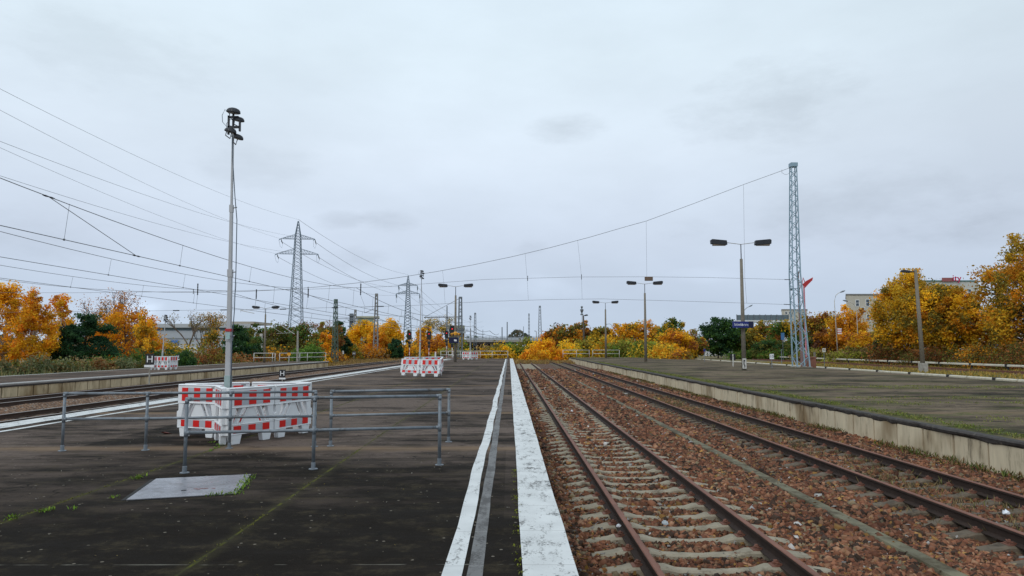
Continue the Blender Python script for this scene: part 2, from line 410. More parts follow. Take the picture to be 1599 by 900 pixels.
def struct(o, label=None): o['kind'] = 'structure'; return o
def npmesh(name, verts, faces, m, parent=None, col=None):
    me = bpy.data.meshes.new(name); verts = np.asarray(verts, np.float32); faces = np.asarray(faces, np.int32)
    k = faces.shape[1]; nf = len(faces)
    me.vertices.add(len(verts)); me.vertices.foreach_set('co', verts.ravel())
    me.loops.add(nf*k); me.loops.foreach_set('vertex_index', faces.ravel())
    me.polygons.add(nf); me.polygons.foreach_set('loop_start', np.arange(0, nf*k, k, dtype=np.int32))
    me.polygons.foreach_set('loop_total', np.full(nf, k, np.int32))
    me.update(calc_edges=True)
    if col is not None:
        a = me.color_attributes.new('Col', 'FLOAT_COLOR', 'CORNER')
        c4 = np.ones((nf, 4), np.float32); c4[:, :3] = col
        a.data.foreach_set('color', np.repeat(c4, k, axis=0).ravel())
    me.materials.append(m)
    o = bpy.data.objects.new(name, me); C.objects.link(o)
    if parent: o.parent = parent
    return o
def text_mesh(s, size, m, parent, loc, rot, name='lettering', ext=.004, sx=1):
    cu = bpy.data.curves.new('tmp', 'FONT'); cu.body = s; cu.size = size; cu.extrude = ext; cu.align_x = 'CENTER'; cu.align_y = 'CENTER'
    t = bpy.data.objects.new('tmp', cu); C.objects.link(t)
    dg = bpy.context.evaluated_depsgraph_get(); me = bpy.data.meshes.new_from_object(t.evaluated_get(dg))
    bpy.data.objects.remove(t); bpy.data.curves.remove(cu)
    me.materials.clear(); me.materials.append(m)
    o = bpy.data.objects.new(name, me); C.objects.link(o); o.parent = parent; o.location = loc; o.rotation_euler = rot; o.scale = (sx, 1, 1)
    return o
# ================================================================== SETTING
GZ = -.88
def sheet(name, rows, m, kind='structure'):
    """rows of points -> strip mesh"""
    k = len(rows[0]); vs = [p for r in rows for p in r]
    fs = [(i*k+j, i*k+j+1, (i+1)*k+j+1, (i+1)*k+j) for i in range(len(rows)-1) for j in range(k-1)]
    mb = MB().add(vs, fs); o = mb.build(name, m); o['kind'] = kind
    return o
# ground: one sheet to the horizon
xs_ = [-3000, -400, -120, -60, -30, 30, 60, 75, 120, 400, 3000]; ys_ = [-300, -20, 40, 80, 120, 160, 260, 500, 1200, 4000]
struct(sheet('ground', [[(x, y, GZ) for x in xs_] for y in ys_], ground_m))
def cl(Y): return .04*(Y-15)                      # gentle curve of the left-hand tracks
def eL(Y): return -(10.87-.034*(Y-15))            # left edge of the near platform
PEND = 96.3

# near platform: top sheet with sides
rows = []
for i in range(0, 42):
    y = -6 + (PEND+6)*i/41
    rows.append([(eL(y), y, -1.0), (eL(y), y, 0), (-2.2, y, 0), (.43, y, 0), (.43, y, -1.0)])
o = sheet('platform', rows, plat_m)
mb = MB()
mb.add([(eL(PEND), PEND, -1), (.43, PEND, -1), (.43, PEND, 0), (eL(PEND), PEND, 0)], [(0, 1, 2, 3)])
struct(mb.build('platform_end', wall_r))
# painted strips, 4 mm up, edges slightly wobbly
def strip(name, fx0, fx1, y0, y1, m, z=.004, dy=.35, wob=.008, seed=1, label=None, lowedge=None):
    rg = random.Random(seed); rows = []; y = y0; a = b = 0
    while y <= y1:
        a = a*.7+rg.gauss(0, wob); b = b*.7+rg.gauss(0, wob)
        r = [(fx0(y)+a, y, z), (fx1(y)+b, y, z)]
        if lowedge: r.append((fx1(y)+b, y, z-lowedge))
        rows.append(r); y += dy*(1+max(0, y)/30)
    return struct(sheet(name, rows, m))
strip('edge_marking', lambda y: .10, lambda y: .50, -2, PEND-.2, edge_paint, .012, .35, .002, 3, lowedge=.10)
# slow waves of the safety line
strip('safety_line', lambda y: -.478+.011*math.sin(y*1.05)+.010*math.sin(y*.41+1)+.004*math.sin(y*3.1), lambda y: -.338+.011*math.sin(y*1.05+.25)+.010*math.sin(y*.41+1)+.004*math.sin(y*2.7), -2, 94, line_paint, .004, .3, .002, 4)
strip('worn_line', lambda y: -.305, lambda y: -.195, -2, 94, tact_m, .004, .3, .003, 5)
strip('left_edge_marking', lambda y: eL(y)-.01, lambda y: eL(y)+.62, -2, PEND-2, edge_paint, .010, .4, .02, 6)
strip('left_safety_line', lambda y: eL(y)+.98, lambda y: eL(y)+1.13, -2, PEND-4, line_paint, .004, .4, .008, 7)
mb = MB()
for (a, b) in (((470, 592), (600, 576)),):
    p, q = G(*a), G(*b); d = (q-p).normalized(); n_ = Vector((-d.y, d.x, 0))*.04
    mb.add([p-n_+Vector((0,0,.004)), q-n_+Vector((0,0,.004)), q+n_+Vector((0,0,.004)), p+n_+Vector((0,0,.004))], [(0,1,2,3)])
struct(mb.build('faded_marking', tact_m))

# right platform
RX0, RX1, RZ, REND = 9.42, 25.4, -.10, 112
def rwob(y): return .03*math.sin(y*.9)+.02*math.sin(y*2.7+1)
rows = []
for i in range(0, 60):
    y = -4+(REND+4)*i/59
    rows.append([(RX0-.0, y, RZ), (RX0+.35, y, RZ), (RX0+5, y, RZ+.02), (RX1-4, y, RZ+.0), (RX1, y, RZ-.02), (RX1, y, -1)])
struct(sheet('platform_across', rows, plat_r))
mb = MB(); mb.add([(RX0, REND, -1), (RX1, REND, -1), (RX1, REND, RZ), (RX0, REND, RZ)], [(0, 1, 2, 3)])
struct(mb.build('platform_across_end', wall_r))
rg = random.Random(11)
def slab_wall(name, label, xf, face, y0, y1, ztop, zbot, m, pitch=1.08, thick=.12, jit=.012, gap=.030):
    """upright slabs; face=+1 looks to -X, -1 looks to +X"""
    root = thing(name, label, 'wall')
    a = MB(); y = y0
    while y < y1:
        r = rg.uniform(-jit, jit); p = pitch
        xa, xb = xf(y)+r, xf(y+p)+r
        t = thick*face; zt = ztop+rg.uniform(-.008, .004)
        v = [(xa, y+gap, zbot), (xb, y+p-gap, zbot), (xb+t, y+p-gap, zbot), (xa+t, y+gap, zbot)]
        v += [(q[0], q[1], zt) for q in v]
        a.add(v, [(0,3,2,1),(4,5,6,7),(0,1,5,4),(1,2,6,5),(2,3,7,6),(3,0,4,7)])
        y += p
    a.build('slab_face', m, root)
    return root
wr = slab_wall('platform_wall', 'stained beige slab wall along the edge of the mossy right-hand platform', lambda y: RX0-.10, 1, 2, REND, RZ-.10, -1.0, wall_r, 1.09, .10)
# ragged tarred coping over the slabs
def coping(root, xf, y0, y1, zt, w, sgn, seed, m, h=.10, jit=.03, dy=.16):
    rg = random.Random(seed); mb = MB(); y = y0; rows = []; a = 0
    while y <= y1:
        a = a*.8+rg.gauss(0, jit*.5); d = a if abs(a) < jit*2 else jit*1.5
        b = rg.gauss(0, jit*.3)
        x = xf(y)
        rows.append([(x, y, zt-h-.03+b), (x-sgn*(.035+d*.4), y, zt-h+b), (x-sgn*(.05+d*.5), y, zt-.02), (x-sgn*.01, y, zt+.010+b*.25), (x+sgn*w, y, zt+.004)])
        y += dy*(1+max(0, y)/25)
    k = 5; vs = [p for r in rows for p in r]
    fs = [(i*k+j, i*k+j+1, (i+1)*k+j+1, (i+1)*k+j) for i in range(len(rows)-1) for j in range(k-1)]
    mb.add(vs, fs); return mb.build('coping', m, root)
coping(wr, lambda y: RX0-.10, 2, REND, RZ, .22, 1, 5, cop_m, h=.075, jit=.05)

# far-left platform
def fx(Y): return -(23.15-.050*(Y-15))
FEND = 79
rows = []
for i in range(0, 40):
    y = 5+(FEND-5)*i/39
    w = 6.2
    rows.append([(fx(y), y, 0), (fx(y)-w, y, 0), (fx(y)-w, y, -1)])
struct(sheet('far_platform', rows, plat_f))
wl = slab_wall('platform_wall', 'cream slab wall of the far platform behind the left-hand tracks', lambda y: fx(y)+.10, -1, 6, FEND-1.0, -.12, -1.0, wall_l, .98, .08, .006, .036)
o = coping(wl, lambda y: fx(y)+.10, 6, FEND, 0, .45, -1, 8, mat('pale_coping', (.30, .285, .27), .85, 0, .15, 4), h=.08, jit=.006, dy=.5)
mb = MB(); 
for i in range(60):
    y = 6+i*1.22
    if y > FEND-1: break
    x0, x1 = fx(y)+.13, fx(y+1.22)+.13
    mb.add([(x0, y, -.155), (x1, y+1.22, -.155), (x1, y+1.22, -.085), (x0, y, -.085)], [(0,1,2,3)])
mb.build('coping_shade_strip', cop_m, wl)  # dark strip below the coping: its shade painted on, with some stain
strip('far_edge_marking', lambda y: fx(y)-6.15, lambda y: fx(y)-5.85, 6, FEND-1, rail_white, .008, 1, .01, 9)
strip('far_safety_line', lambda y: fx(y)-.30, lambda y: fx(y)-.02, 6, FEND-1, mat('pale_paint', (.42, .41, .40), .7, 0, .2, 3), .010, 1, .01, 10)

# ballast beds
struct(sheet('ballast_bed', [[(.42, y, -.805), (1.0, y, -.805), (3.6, y, -.805), (4.8, y, -.805), (RX0-.02, y, -.805)] for y in np.linspace(-2, 112, 60)], ball_m))
rg = random.Random(3)
rows = []
for y in np.linspace(5, 330, 420):
    x0 = -(10.9-.034*(min(y, 96)-15)) if y < 97 else -(12.6-cl(y))
    r = [(x0-.03, y, -.64)]
    for bx in (12.6, 13.2, 16.6, 17.35, 18.0, 21.6, 23.2):
        r.append((-(bx-cl(y)), y, -.60+(.20 if bx in (17.35,) else 0)+rg.uniform(-.03, .05)*(1 if bx > 16 else .3)))
    if y < FEND-1:
        r[-1] = (fx(y)+.02, y, -.60)
    rows.append(r)
struct(sheet('ballast_bed_left', rows, ball_l))
# near platform wall on the left side is hidden below its edge; kerb face
kb = struct(sheet('cable_duct', [[(4.60, y, -.78), (4.62, y, -.740), (4.80, y, -.740), (4.80, y, -.805)] for y in np.linspace(1, 76, 80)],
       mat('mossy_duct_concrete', (.15, .135, .085), .9, 0, .3, 3, .5, 60, dirt=(.07, .055, .028), dscale=2.0, dthr=.47)))

# ------------------------------------------------------------------ tracks
def rail_prof():  # half I-section, x outward, z down from rail head 0
    h = [(.0, 0), (.028, 0), (.036, -.008), (.036, -.035), (.010, -.048), (.009, -.130), (.072, -.150), (.075, -.160)]
    return [(-x, z) for x, z in h[::-1][:-1]] + h[1:] if False else [(x, z) for x, z in h[1:]] + [(-x, z) for x, z in h[::-1] if x > 0]
PROF = rail_prof()
def rail(parent, xf, y0, y1, zt, mats, name='rail', topm=1):
    mb = MB(); n = len(PROF); ys = []; y = y0
    while y < y1: ys.append(y); y += 1.5*(1+max(0, y)/40)
    ys.append(y1)
    vs = []; fs = []; ms = []
    for y in ys: vs += [(xf(y)+px, y, zt+pz) for px, pz in PROF]
    for i in range(len(ys)-1):
        for j in range(n):
            mb_m = 1 if j in (0, n-1, n-2) else 0
            mb.f.append((i*n+j, i*n+(j+1)%n, (i+1)*n+(j+1)%n, (i+1)*n+j)); mb.m.append(mb_m if len(mats) > 1 else 0)
    mb.v = vs; mb.f.append(tuple(range(n-1, -1, -1))); mb.m.append(0)
    return mb.build(name, mats, parent)
def sleeper_mesh(m, name='sleeper'):
    """pre-stressed sleeper: high rail seats, dipped middle"""
    mb = MB(); xs = [-1.28, -1.22, -1.0, -.93, -.55, -.42, 0, .42, .55, .93, 1.0, 1.22, 1.28]
    zt = [-.065, -.05, -.02, 0, 0, -.035, -.05, -.035, 0, 0, -.02, -.05, -.065]
    hw = [.095, .105, .11, .115, .11, .085, .07, .085, .11, .115, .11, .105, .095]
    k = len(xs); vs = []
    for x, z, w in zip(xs, zt, hw): vs += [(x, -w-.02, z-.16), (x, -w, z-.02), (x, -w+.03, z), (x, w-.03, z), (x, w, z-.02), (x, w+.02, z-.16)]
    fs = [(i*6+j, i*6+(j+1)%6, (i+1)*6+(j+1)%6, (i+1)*6+j) for i in range(k-1) for j in range(6)]
    fs += [(5,4,3,2,1,0), tuple((k-1)*6+j for j in range(6))]
    mb.add(vs, fs); return mb
def clips_mesh():
    mb = MB(); mb.box(-.15, .15, -.075, .075, -.005, .006)
    for q in (-1, 1):
        mb.box(q*.08-.03, q*.08+.03, -.07, .07, 0, .02)
        mb.lathe([(.018, .0), (.018, .05), (.012, .06)], 6, (q*.085, 0))
        mb.tube([(q*.04, -.05, .022), (q*.085, -.06, .04), (q*.11, 0, .03), (q*.085, .06, .04), (q*.04, .05, .022)], .010, 4)
    return mb
def track(name, label, xc, y0, y1, zt, rmats, sm, pitch=.62, nclip=26, group=None, rot=None, ys0=None):
    t = thing(name, label, 'railway track', (0, 0, 0), 0, group)
    for s in (-.751, .751): rail(t, lambda y, s=s: xc(y)+s, y0, y1, zt, rmats)
    proto = None; y = ys0 if ys0 is not None else y0; i = 0
    zs = zt-.160
    base = sleeper_mesh(sm); clipm = None; rest = MB(); rg = random.Random(len(name)*7+int(y1))
    while y < y1:
        ang = -math.atan((xc(y+1)-xc(y)))
        dx = rg.uniform(-.015, .015); az = rg.uniform(-.008, .008)
        if i < 99:
            if proto is None:
                proto = base.build('sleeper', sm, t, 0); o = proto
            else: o = proto.copy(); C.objects.link(o); o.parent = t
            o.location = (xc(y)+dx, y, zs); o.rotation_euler = (0, 0, ang+az)
            if i < nclip:
                for s in (-.751, .751):
                    if clipm is None: c = clips_mesh().build('rail_fastening', rail_m, o); clipm = c
                    else: c = clipm.copy(); C.objects.link(c); c.parent = o
                    c.location = (s-dx, 0, 0)
        else:
            rest.add([(xc(y)+a, y+b, zs+z) for a, b, z in base.v], base.f)
        y += pitch; i += 1
    if rest.v:
        r = rest.build('sleepers', sm, t); r['kind'] = 'stuff'
    return t
track('railway_track', 'rusty track on pale concrete sleepers directly beside the white platform edge', lambda y: 2.225, -1, 97, -.55, [rail_web, rail_m], sleep_m, .60, 30, 'railway tracks', ys0=3.1)
track('railway_track', 'rusty track half sunk in dirt below the mossy right-hand platform wall', lambda y: 6.82, 2, 110, -.55, [rail_web, rail_m], sleep_d, .60, 20, 'railway tracks', ys0=6.3)
track('railway_track', 'dark track in use nearest the left edge of the near platform', lambda y: -(15.0-cl(y)), 8, 300, -.42, [rail_used, rail_top], sleep_d, .63, 0, 'railway tracks', ys0=17)
track('railway_track', 'dark track in use below the cream wall of the far platform', lambda y: -(19.85-cl(y)), 10, 300, -.42, [rail_used, rail_top], sleep_d, .63, 0, 'railway tracks', ys0=24)

# loose stones
def stones(name, x0, x1, bands, seed, tracks, zb, cols, excl=None, xfun=None, kind='stuff'):
    r = np.random.default_rng(seed); V = []; Fc = []; CC = []; off = 0
    for (ya, yb, dens, size) in bands:
        n = int((x1-x0)*(yb-ya)*dens)
        x = r.uniform(x0, x1, n); y = r.uniform(ya, yb, n)
        keep = np.ones(n, bool)
        for (tx, ysl, pit, cover) in tracks:
            dx = np.abs(x-tx)
            keep &= ~((np.abs(dx-.751) < .085))
            u = (y-ysl+pit/2) % pit - pit/2
            onsl = (np.abs(u) < .130) & (dx < 1.27)
            keep &= ~(onsl & (r.random(n) > cover))
        keep &= ~((x > 4.58) & (x < 4.85) & (y < 76) & (r.random(n) > .05))
        # keep only what the picture or a step aside could see
        keep &= (x < (y+2)*.80+1.2)
        x, y = x[keep], y[keep]; n = len(x)
        s = size*np.exp(r.normal(0, .34, (n, 1))).clip(.4, 1.9)
        ax = r.uniform(.6, 1.25, (n, 3))*s; ax[:, 2] *= .75
        cube = np.array([[-1,-1,-1],[1,-1,-1],[1,1,-1],[-1,1,-1],[-1,-1,1],[1,-1,1],[1,1,1],[-1,1,1]], float)*.5
        v = cube[None]*ax[:, None, :]*(1+r.uniform(-.38, .38, (n, 8, 3)))
        # random rotation
        q = r.normal(size=(n, 4)); q /= np.linalg.norm(q, axis=1, keepdims=True)
        w, a, b, c = q.T
        M = np.stack([1-2*(b*b+c*c), 2*(a*b-w*c), 2*(a*c+w*b), 2*(a*b+w*c), 1-2*(a*a+c*c), 2*(b*c-w*a), 2*(a*c-w*b), 2*(b*c+w*a), 1-2*(a*a+b*b)], 1).reshape(n, 3, 3)
        v = np.einsum('nij,nkj->nki', M, v)
        z = zb+r.uniform(-.008, .032, n)+.018*np.sin(x*3.1+np.sin(y*1.3)*2)*np.sin(y*2.3+x)
        v += np.stack([x, y, z], 1)[:, None, :]
        f = np.array([[0,3,2,1],[4,5,6,7],[0,1,5,4],[1,2,6,5],[2,3,7,6],[3,0,4,7]])
        V.append(v.reshape(-1, 3)); Fc.append((f[None]+(np.arange(n)*8)[:, None, None]+off).reshape(-1, 4)); off += n*8
        pw_ = np.array([c_[1] for c_ in cols]); ci = r.choice(len(cols), n, p=pw_/pw_.sum()); base = np.array([c_[0] for c_ in cols])[ci]
        base = base*r.uniform(.60, 1.35, (n, 1))*(1+.22*np.sin(x*1.7+y*.6)*np.sin(y*.9-x))[:, None]*np.where((np.abs(np.abs(x-2.225)-.751) < .22)|(np.abs(np.abs(x-6.82)-.751) < .22), .62, 1.0)[:, None]; CC.append(np.repeat(base, 6, axis=0))  # stones beside the rails darkened to paint in the shadow there
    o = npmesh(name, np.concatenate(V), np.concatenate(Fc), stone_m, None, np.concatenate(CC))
    o['kind'] = kind; return o
rust = [((.215, .092, .050), .31), ((.140, .055, .031), .27), ((.28, .148, .085), .12), ((.050, .030, .020), .22), ((.20, .15, .09), .06), ((.42, .40, .38), .005), ((.30, .16, .05), .035)]
TR = [(2.225, 3.1, .60, .05), (6.82, 6.3, .60, .32)]
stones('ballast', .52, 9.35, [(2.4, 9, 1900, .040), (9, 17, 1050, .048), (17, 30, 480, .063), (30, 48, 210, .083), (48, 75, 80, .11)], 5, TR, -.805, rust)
# fallen leaves and litter between the sleepers close to the platform
def leaf_scatter(name, n, boxes, seed, pal, size, z0, z1, m=leaf_m, kind='stuff'):
    r = np.random.default_rng(seed); P = []
    tot = sum((b[1]-b[0])*(b[3]-b[2])*b[4] for b in boxes)
    for b in boxes:
        k = int(n*(b[1]-b[0])*(b[3]-b[2])*b[4]/tot); P.append(np.stack([r.uniform(b[0], b[1], k), r.uniform(b[2], b[3], k), r.uniform(z0, z1, k)], 1))
    P = np.concatenate(P); n = len(P)
    nrm = r.normal(size=(n, 3))*[.5, .5, 1]; nrm[:, 2] = np.abs(nrm[:, 2])+.4; nrm /= np.linalg.norm(nrm, axis=1, keepdims=True)
    u = np.cross(nrm, r.normal(size=(n, 3))); u /= np.linalg.norm(u, axis=1, keepdims=True); w = np.cross(nrm, u)
    s = size*r.uniform(.5, 1.3, (n, 1))
    v = np.stack([P-u*s, P-w*s*.6+nrm*s*.15, P+u*s, P+w*s*.6+nrm*s*.15], 1).reshape(-1, 3)
    f = np.arange(n*4).reshape(-1, 4); c = np.array(pal)[r.integers(0, len(pal), n)]*r.uniform(.7, 1.3, (n, 1))
    o = npmesh(name, v, f, m, None, c); o['kind'] = kind; return o
leaf_scatter('fallen_leaves', 5200, [(.55, 1.4, 3, 16, 3), (1.5, 2.95, 3, 20, 1.2), (3.0, 6, 4, 22, .5), (6.0, 9.2, 8, 25, .8)], 21,
             [(.30, .12, .03), (.20, .085, .025), (.32, .18, .05), (.14, .07, .03), (.36, .34, .32)], .034, -.765, -.735)
leaf_scatter('scattered_grit', 1500, [(-9, .4, 3.5, 30, 1)], 22, [(.20, .17, .13), (.12, .09, .05), (.3, .28, .24), (.16, .12, .04)], .010, .004, .008)
# ================================================================== OBJECTS ON THE PLATFORMS
# ---- tube railings
def railing(label, feet, ztop, zmid, group, m=galv, r=.0215, foot=True, cat='railing', name='railing', ends=True, midz=None):
    feet = [Vector(f) for f in feet]; root = thing(name, label, cat, feet[0].copy(), 0, group); o0 = feet[0]
    F_ = [f-o0 for f in feet]
    for i, f in enumerate(F_):
        mb = MB(); mb.tube([f, f+Vector((0, 0, ztop-(.0 if 0 < i < len(F_)-1 or not ends else .0)))], r*1.08, 10)
        p = mb.build('post', m, root, smooth=True)
        if foot:
            fl = MB(); fl.lathe([(.060, .0), (.060, .010), (r*1.35, .014), (r*1.35, .085), (r*1.1, .09)], 14, (f.x, f.y)); fl.v = [(a, b, c+f.z) for a, b, c in fl.v]
            fl.build('foot_flange', m, p)
    up = Vector((0, 0, ztop)); 
    for z, nm in ((ztop, 'top_rail'), (zmid, 'lower_rail')):
        mb = MB(); mb.tube([f+Vector((0, 0, z)) for f in F_], r, 10)
        mb.build(nm, m, root, smooth=True)
    for i, f in enumerate(F_ if foot else []):
        for z in (ztop, zmid):
            j = MB(); c = f+Vector((0, 0, z)); d = (F_[min(i+1, len(F_)-1)]-F_[max(i-1, 0)]).normalized()
            a = c-d*(.05 if i > 0 else 0); b = c+d*(.05 if i < len(F_)-1 else 0)
            j.tube([a, b], r*1.24, 10); j.tube([c-Vector((0, 0, .055)), c+Vector((0, 0, .0 if z == ztop else .055))], r*1.26, 10)
            if i in (0, len(F_)-1) and z == ztop: j.lathe([(r*1.0, ztop-.01), (r*1.25, ztop), (r*1.1, ztop+r), (r*.5, ztop+r*1.25)], 12, (f.x, f.y))
            j.build('pipe_fitting', m, root, smooth=True)
    return root
railing('nearest grey tube railing with three posts beside the steel cover plate', [G(288, 739), G(489, 733), G(686, 726.5)], .955, .52, 'grey tube railings on the near platform')
railing('long grey tube railing with four posts running left of the barriers', [G(97, 704.5), G(227, 703.5), G(358, 700.5), G(491, 698)], .90, .50, 'grey tube railings on the near platform')
railing('short grey tube railing with two posts, right of and behind the nearest railing', [G(516, 697), G(700.5, 690.5)], .90, .50, 'grey tube railings on the near platform')

# ---- steel cover plate
def plate():
    root = thing('cover_plate', 'wet grey steel cover plate let into the dark asphalt in front of the railing', 'cover plate')
    A, B, Cc, D = G(197, 782), G(243.5, 749), G(392, 742), G(369, 772)
    m, n, b = newmat('wet_steel_plate'); P = pos(n)
    a = noise(n, P, 1.6, 5, .6); a2 = noise(n, P, 7, 6, .7)
    c = mix(n, step(n, a, .35, .65), (.17, .165, .185), (.30, .30, .33)); c = mix(n, mth(n, 'MULTIPLY', step(n, a2, .55, .7), .7), c, (.14, .115, .095))
    n.links.new(c, b.inputs['Base Color']); b.inputs['Metallic'].default_value = .35; n.links.new(step(n, a2, .3, .7, .18, .5), b.inputs['Roughness'])
    bump(n, b, a, .1, .02)
    mb = MB(); q = [A, B, Cc, D]; cen = sum(q, Vector())/4
    mb.add([p+Vector((0, 0, .003)) for p in q]+[p+Vector((0, 0, .012)) for p in q], [(0,1,2,3), (4,5,6,7)]+[(i, (i+1)%4, (i+1)%4+4, i+4) for i in range(4)])
    mb.build('plate', m, root, .002)
    fr = MB()
    for i in range(4):
        a_, b_ = q[i], q[(i+1)%4]; d = (b_-a_).normalized(); nn = Vector((-d.y, d.x, 0)); nn = nn if (cen-a_).dot(nn) < 0 else -nn
        g0, g1 = .012, .055 if i in (0,) else .035
        fr.add([a_+nn*g0+Vector((0,0,.004)), b_+nn*g0+Vector((0,0,.004)), b_+nn*g1+Vector((0,0,.004)), a_+nn*g1+Vector((0,0,.004))], [(0,1,2,3)])
    fr.build('frame', mat('frame_asphalt', (.012, .011, .010), .8), root)
    h = G(287, 766, .013)
    mb = MB(); mb.lathe([(.03, .0), (.03, .004), (.018, .005)], 12, (h.x, h.y)); mb.v = [(x, y, z+.012) for x, y, z in mb.v]; mb.build('lifting_hole', black, root)
    mb = MB(); rg = random.Random(4)
    for px, py in ((305, 763.5), (309, 764), (314, 763), (318, 763), (322, 762.6), (333, 762.8)):
        p = G(px, py, .0145); mb.add([(p.x-.02, p.y-.006, p.z), (p.x+.025, p.y-.01, p.z), (p.x+.02, p.y+.015, p.z), (p.x-.015, p.y+.01, p.z)], [(0,1,2,3)])
    mb.build('rust_fleck', mat('rust_red', (.25, .05, .04), .7), root)
plate()

# ---- plastic barriers
def barrier_proto(label, group):
    root = thing('traffic_barrier', label, 'barrier', (0, 0, 0), 0, group)
    b = MB(); T = .045
    b.box(0, 1, -T, T, .60, .95)                                   # upper board
    b.box(0, 1, -T, T, .155, .335)                                 # lower board
    b.prism([(-.02, .335), (-.02, .45), (.02, .47), (.02, .60), (.16, .60), (.10, .335)], -T, T)
    b.prism([(1.02, .335), (1.02, .45), (.98, .47), (.98, .60), (.84, .60), (.90, .335)], -T, T)
    b.prism([(.30, .335), (.43, .60), (.57, .60), (.70, .335)], -T*.5, T*.5)
    b.prism([(.17, .335), (.29, .60), (.335, .60), (.215, .335)], -T, T)
    b.prism([(.83, .335), (.71, .60), (.665, .60), (.785, .335)], -T, T)
    for x in (.06, .72):                                           # feet
        b.prism([(x, .155), (x+.03, .0), (x+.19, .0), (x+.23, .155)], -.05, .05)
    # cast ridges
    b.box(.015, .985, -T-.012, -T, .925, .945); b.box(.015, .985, -T-.012, -T, .605, .620); b.box(.015, .985, -T-.012, -T, .32, .333); b.box(.03, .97, -T-.012, -T, .158, .170)
    for x0, x1 in ((.27, .42), (.73, .58)): b.tube([(x0, -T*.8, .335), (x1, -T*.8, .60)], .012, 5)
    b.build('body', white_pl, root, .008)
    for z0, z1 in ((.650, .890), (.185, .305)):
        g = MB(); g.box(.11, .89, -T-.004, -T-.001, z0, z1); g.box(.11, .89, T+.001, T+.004, z0, z1); gb = g.build('reflective_band', grey_ref, root)
        for k in range(3):
            x = .11+k*.312; q = MB(); q.box(x, x+.156, -T-.008, -T-.005, z0, z1); q.box(x, x+.156, T+.005, T+.008, z0, z1); q.build('red_square', red_ref, gb)
    for x in (.10, .90, .5):
        pass
    h = MB(); h.box(.44, .56, -.02, .02, .95, .955); h.box(.86, .93, -T-.006, -T, .885, .91); h.build('grip_slot', mat('slot_grey', (.25, .26, .27), .6), root)
    return root
def place_barrier(o, a, b, tilt=0):
    a, b = Vector(a), Vector(b); d = b-a
    o.location = (a.x, a.y, 0); o.rotation_euler = (tilt, 0, math.atan2(d.y, d.x)); o.scale = (d.length, 1, 1)
Cn = (-4.76, 12.05)
g1 = 'barriers around the near light mast'
bp = barrier_proto('leftmost front barrier in the group round the near light mast', g1)
place_barrier(bp, (-6.12, 13.36), (-5.26, 13.02))
for lab, a, b in (('strongly foreshortened barrier just left of the corner nearest the camera', (-5.24, 12.93), Cn),
                  ('barrier just right of the corner nearest the camera, behind the third railing post', (Cn[0]+.03, Cn[1]), (-4.27, 12.98)),
                  ('wide barrier at the right end of the group round the light mast', (-4.25, 12.98), (-3.87, 13.95)),
                  ('barrier at the back left of the light mast, only its top edge showing', (-6.1, 13.52), (-5.12, 14.15)),
                  ('barrier at the back right of the light mast, only its top edge showing', (-5.06, 14.15), (-3.93, 14.12))):
    place_barrier(dup(bp, lab), a, b)
g2 = 'barriers around the second light mast'
for i, (lab, a, b, t) in enumerate((('left one of the two pale barriers standing before the second light mast', G(625.5, 586.2), G(654, 588.0), -.10),
                  ('right one of the two pale barriers standing before the second light mast', G(656, 588.3), G(686, 588.6), -.10),
                  ('barrier seen edge on at the right side of the second light mast', G(687.5, 588), G(691, 579.5), 0),
                  ('barrier behind the right front barrier of the second light mast', G(660, 580.0), G(690, 579.0), 0),
                  ('barrier behind the left front barrier of the second light mast', G(631, 580.4), G(658, 580.2), 0))):
    place_barrier(dup(bp, lab, group=g2), a, b, t)
g3 = 'barriers around the third light mast'
place_barrier(dup(bp, 'left one of the small far barriers in front of the end railing', group=g3), G(722, 561.6), G(733.5, 561.8))
place_barrier(dup(bp, 'right one of the small far barriers in front of the end railing', group=g3), G(734.5, 561.8), G(746, 561.4))
g4 = 'barriers on the far left platform'
place_barrier(dup(bp, 'left one of three barriers standing on the far left platform', group=g4), G(234, 578), G(244, 577.6))
place_barrier(dup(bp, 'middle one of three barriers standing on the far left platform', group=g4), G(245, 577.8), G(262.5, 577.8))
place_barrier(dup(bp, 'right one of three barriers standing on the far left platform', group=g4), G(264, 577.6), G(276, 577.0))

